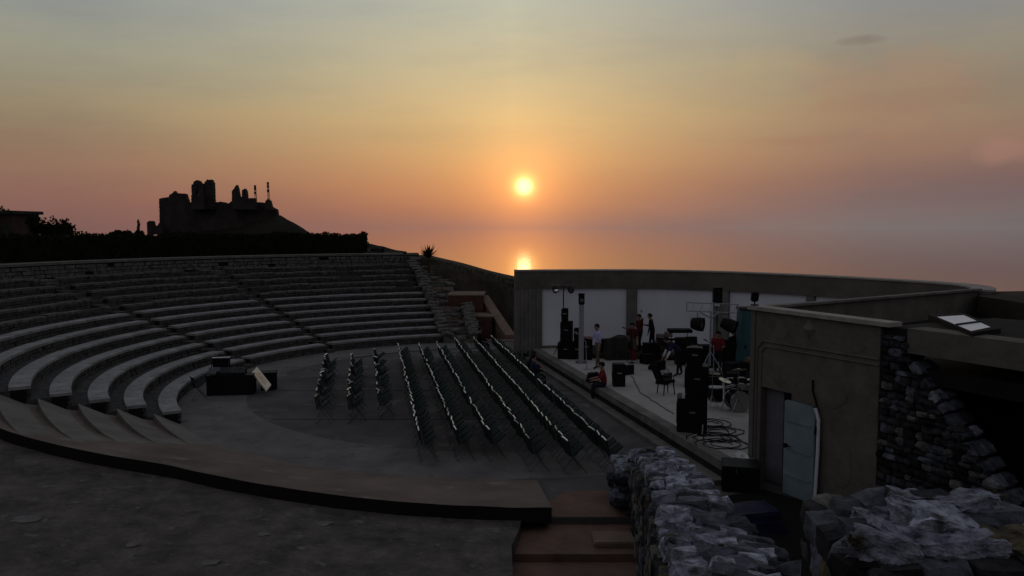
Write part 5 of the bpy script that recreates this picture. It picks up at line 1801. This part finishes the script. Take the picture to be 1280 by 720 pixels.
gp_ = [(0, 0), (.14, .02), (.19, .12), (.16, .22), (.11, .29), (.13, .38), (.10, .46), (.03, .48), (-.03, .48), (-.10, .46), (-.13, .38), (-.11, .29), (-.16, .22), (-.19, .12), (-.14, .02)]
mb = MB(); mb.plate(gp_, (0, -.1, .12), (1, 0, 0), (0, .25, .97), .06, (0, .97, -.25)); mb.build('body', M['dred'], gt)
mb = MB(); mb.tube([(0, .0, .55), (0, .15, 1.15)], .025, 6); mb.box((0, .17, 1.2), (.07, .03, .16), rx=-.25); mb.build('neck', M['bark'], gt)
mb = MB(); mb.tube([(-.18, .25, 0), (0, .1, .5), (.18, .25, 0)], .012, 5); mb.tube([(-.12, -.2, 0), (0, .08, .3), (.12, -.2, 0)], .012, 5); mb.build('stand', M['black'], gt)
# cables
rnd = random.Random(44)
for i, (px, py) in enumerate([(893, 548), (905, 556), (886, 530), (900, 540)]):
    p = at(px, py, ZS)
    pts = []
    for k in range(30):
        a = k * .55
        rr = .16 + .012 * k + rnd.uniform(-.03, .03)
        pts.append((rr * math.cos(a) * 1.5, rr * math.sin(a) * 1.2, .012 + .008 * (k % 3)))
    mb = MB(); mb.tube(pts, .014, 5)
    o = mb.build('cable_coil', M['cable']); o.location = p
    tag(o, 'loose coil of black cable on the stage floor %s' % ['below the tower, middle one', 'nearest the building corner', 'closest to the leaning stand', 'between the others'][i], 'cable', 'cable coils by the near tower')
for i, pp in enumerate([[(790, 470), (800, 490), (822, 505), (846, 520)], [(770, 500), (792, 512), (815, 524), (842, 540)], [(905, 535), (915, 545), (930, 552), (938, 560)]]):
    pts = [at(x, y, ZS + .012) for x, y in pp]
    pts = [Vector((*p, 0)).to_3d() if len(p) == 2 else p for p in pts]
    fine = []
    for a, b in zip(pts, pts[1:]):
        for k in range(6): fine.append(a.lerp(b, k / 6) + Vector((rnd.uniform(-.03, .03), 0, 0)))
    mb = MB(); mb.tube(fine, .012, 5)
    tag(mb.build('floor_cable', M['cable']), 'black cable on the stage floor running %s' % ['across the middle to the tower', 'along the front edge', 'towards the building corner'][i], 'cable')
# little white floor lamp at the stage corner
lp = thing('floor_lamp', 'small white dish lamp lying at the near corner of the stage', 'lamp', at(926, 573, ZS))
mb = MB(); mb.lathe([(.10, 0), (.16, .05), (.17, .09), (.12, .075), (.03, .06)], (0, 0, 0), 20, (.2, -.4, 1)); mb.build('dish', M['white'], lp)
mb = MB(); mb.lathe([(.03, 0), (.04, .04), (.01, .07)], (.01, -.03, .07), 12); mb.build('bulb', M['white'], lp)
# teal cabin door at the right back
tl = thing('teal_cabin', 'tall narrow teal cabin partly hidden behind the plastered building', 'cabin', (9.0, 29.9, ZS))
mb = MB(); mb.bev((0, .3, 1.27), (.75, .75, 2.5), .02); mb.build('body', M['tealp'], tl)
mb = MB(); mb.box((0, -.085, 1.2), (.6, .03, 2.1)); d_o = mb.build('door', M['tealp'], tl)
mb = MB(); mb.box((-.24, -.12, 1.15), (.04, .05, .14)); mb.build('handle', M['black'], d_o)
mb = MB(); mb.bev((0, .3, 2.55), (.82, .82, .08), .02); mb.build('roof', M['dark'], tl)

# ------------------------------------------------------------------ things in the dark pit
p = at(922, 606, 0)
fc = thing('black_case', 'large black case at the foot of the stage below its near corner', 'case', (p.x, p.y - .2, 0), R(-14))
mb = MB(); mb.bev((0, 0, .3), (.85, .8, .6), .02); mb.build('case_body', M['black'], fc)
mb = MB(); mb.box((-.1, -.41, .5), (.02, .02, .12)); mb.build('latch', M['steel'], fc)
mb = MB(); mb.box((0, 0, .56), (.87, .82, .02)); mb.build('edge_band', M['blackf'], fc)
o = draped('crumpled navy tarpaulin over a bundle in the pit beside the blue door', 4.8, 15.9, 0, 1.2, .8, .42, 8, 'tarp')
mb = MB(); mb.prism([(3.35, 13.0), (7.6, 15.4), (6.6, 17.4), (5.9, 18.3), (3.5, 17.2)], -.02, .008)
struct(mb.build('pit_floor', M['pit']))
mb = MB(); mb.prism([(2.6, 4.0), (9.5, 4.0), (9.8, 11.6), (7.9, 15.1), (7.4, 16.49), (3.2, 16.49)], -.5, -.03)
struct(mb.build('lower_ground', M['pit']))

# ------------------------------------------------------------------ mixing desk on the left
md = thing('mixing_desk', 'black covered table with a mixing console in front of the left benches', 'mixing desk', (-10.35, 29.2, 0), R(8))
mb = MB(); mb.box((0, 0, .72), (1.65, .75, .04)); mb.build('table_top', M['black'], md)
mb = MB(); mb.box((0, -.36, .36), (1.63, .02, .70)); mb.box((.81, 0, .36), (.02, .7, .70)); mb.box((-.81, 0, .36), (.02, .7, .70)); mb.build('table_skirt', M['blk'], md)
for a in (-1, 1):
    for b in (-1, 1):
        mb = MB(); mb.tube([(a * .62, b * .32, .7), (a * .62, b * .32, 0)], .02, 6); mb.build('leg', M['steel'], md)
ms = thing('mixing_console', 'black mixing console with rows of faders on the covered table', 'mixing console', (-10.35, 29.22, .742), R(8))
mb = MB(); mb.add([(-.5, -.28, 0), (.5, -.28, 0), (.5, .28, 0), (-.5, .28, 0), (-.5, -.28, .06), (.5, -.28, .06), (.5, .28, .2), (-.5, .28, .2)], [(3, 2, 1, 0), (4, 5, 6, 7), (0, 1, 5, 4), (1, 2, 6, 5), (2, 3, 7, 6), (3, 0, 4, 7)])
mb.build('console_body', M['black'], ms)
mb = MB()
for i in range(16):
    mb.box((-.45 + i * .06, -.16 + .04 * ((i * 7) % 3), .11 + .01 * ((i * 7) % 3)), (.018, .035, .02))
    for j in range(3): mb.box((-.45 + i * .06, .05 + j * .07, .155 + j * .018), (.016, .016, .02))
mb.build('fader_row', M['steel'], ms, kind='stuff')
lt = thing('laptop', 'open laptop with pale lid edge behind the mixing console', 'laptop', (-10.95, 29.2, .742), R(190))
mb = MB(); mb.bev((0, 0, .012), (.38, .26, .022), .005); mb.build('base', M['paint'], lt)
mb = MB(); mb.bev((0, .15, .14), (.38, .014, .26), .005, rx=-.25); mb.build('screen_lid', M['paint'], lt)
hh = thing('desk_hood', 'black frame hood with a pale top strip over the mixing desk', 'hood', (-10.95, 29.85, 0), R(10))
mb = MB()
for x in (-.3, .3):
    mb.tube([(x, 0, 0), (x, 0, 1.22)], .02, 6); mb.tube([(x, -.6, .75), (x, 0, 1.22)], .018, 6)
mb.box((0, 0, .75), (.62, .03, .9)); mb.build('frame', M['black'], hh)
mb = MB(); mb.box((0, -.02, 1.24), (.64, .10, .03)); mb.build('top_strip', M['white'], hh)
# cream lid leaning by the desk
ldp = [at_d(311.5, 466.5, 29.4), at_d(318, 459.8, 29.9), at_d(335.5, 482.5, 28.9), at_d(329.5, 490, 28.5)]
ll = thing('case_lid', 'cream coloured case lid leaning at a slant at the right end of the mixing desk', 'case lid', tuple(ldp[3]))
nn = (ldp[1] - ldp[0]).cross(ldp[3] - ldp[0]).normalized()
if nn.y > 0: nn = -nn
o_ = Vector(ldp[3])
mb = MB(); q = [p - o_ for p in ldp]; q2 = [p - nn * .06 for p in q]
mb.add(q + q2, [(0, 1, 2, 3), (7, 6, 5, 4), (0, 4, 5, 1), (1, 5, 6, 2), (2, 6, 7, 3), (3, 7, 4, 0)])
mb.build('lid_board', M['lid'], ll)
cc = sum(q, Vector()) / 4
mb = MB(); q3 = [cc + (p - cc) * .62 + nn * .008 for p in q]; q4 = [p - nn * .004 for p in q3]
mb.add(q3 + q4, [(0, 1, 2, 3), (0, 4, 5, 1), (1, 5, 6, 2), (2, 6, 7, 3), (3, 7, 4, 0)])
mb.build('foam_inset', M['wood'], ll)
c2 = thing('flight_case', 'open dark flight case on the floor against which the cream lid leans', 'case', (-9.25, 30.1, 0), R(15))
mb = MB(); mb.bev((0, 0, .33), (.55, .6, .66), .012); mb.build('case_body', M['black'], c2)
mb = MB()
for a in (-1, 1):
    for b in (-1, 1): mb.box((a * .275, b * .30, .33), (.03, .03, .67))
mb.build('metal_edge', M['blackf'], c2)
c3 = copy_tree(chair0); c3.location = (-11.1, 28.1, .004); c3.rotation_euler = (0, 0, .6); c3['label'] = 'metal folding chair standing behind the mixing desk by the benches'; c3['group'] = 'chairs at the mixing desk'
bpy.context.view_layer.update()
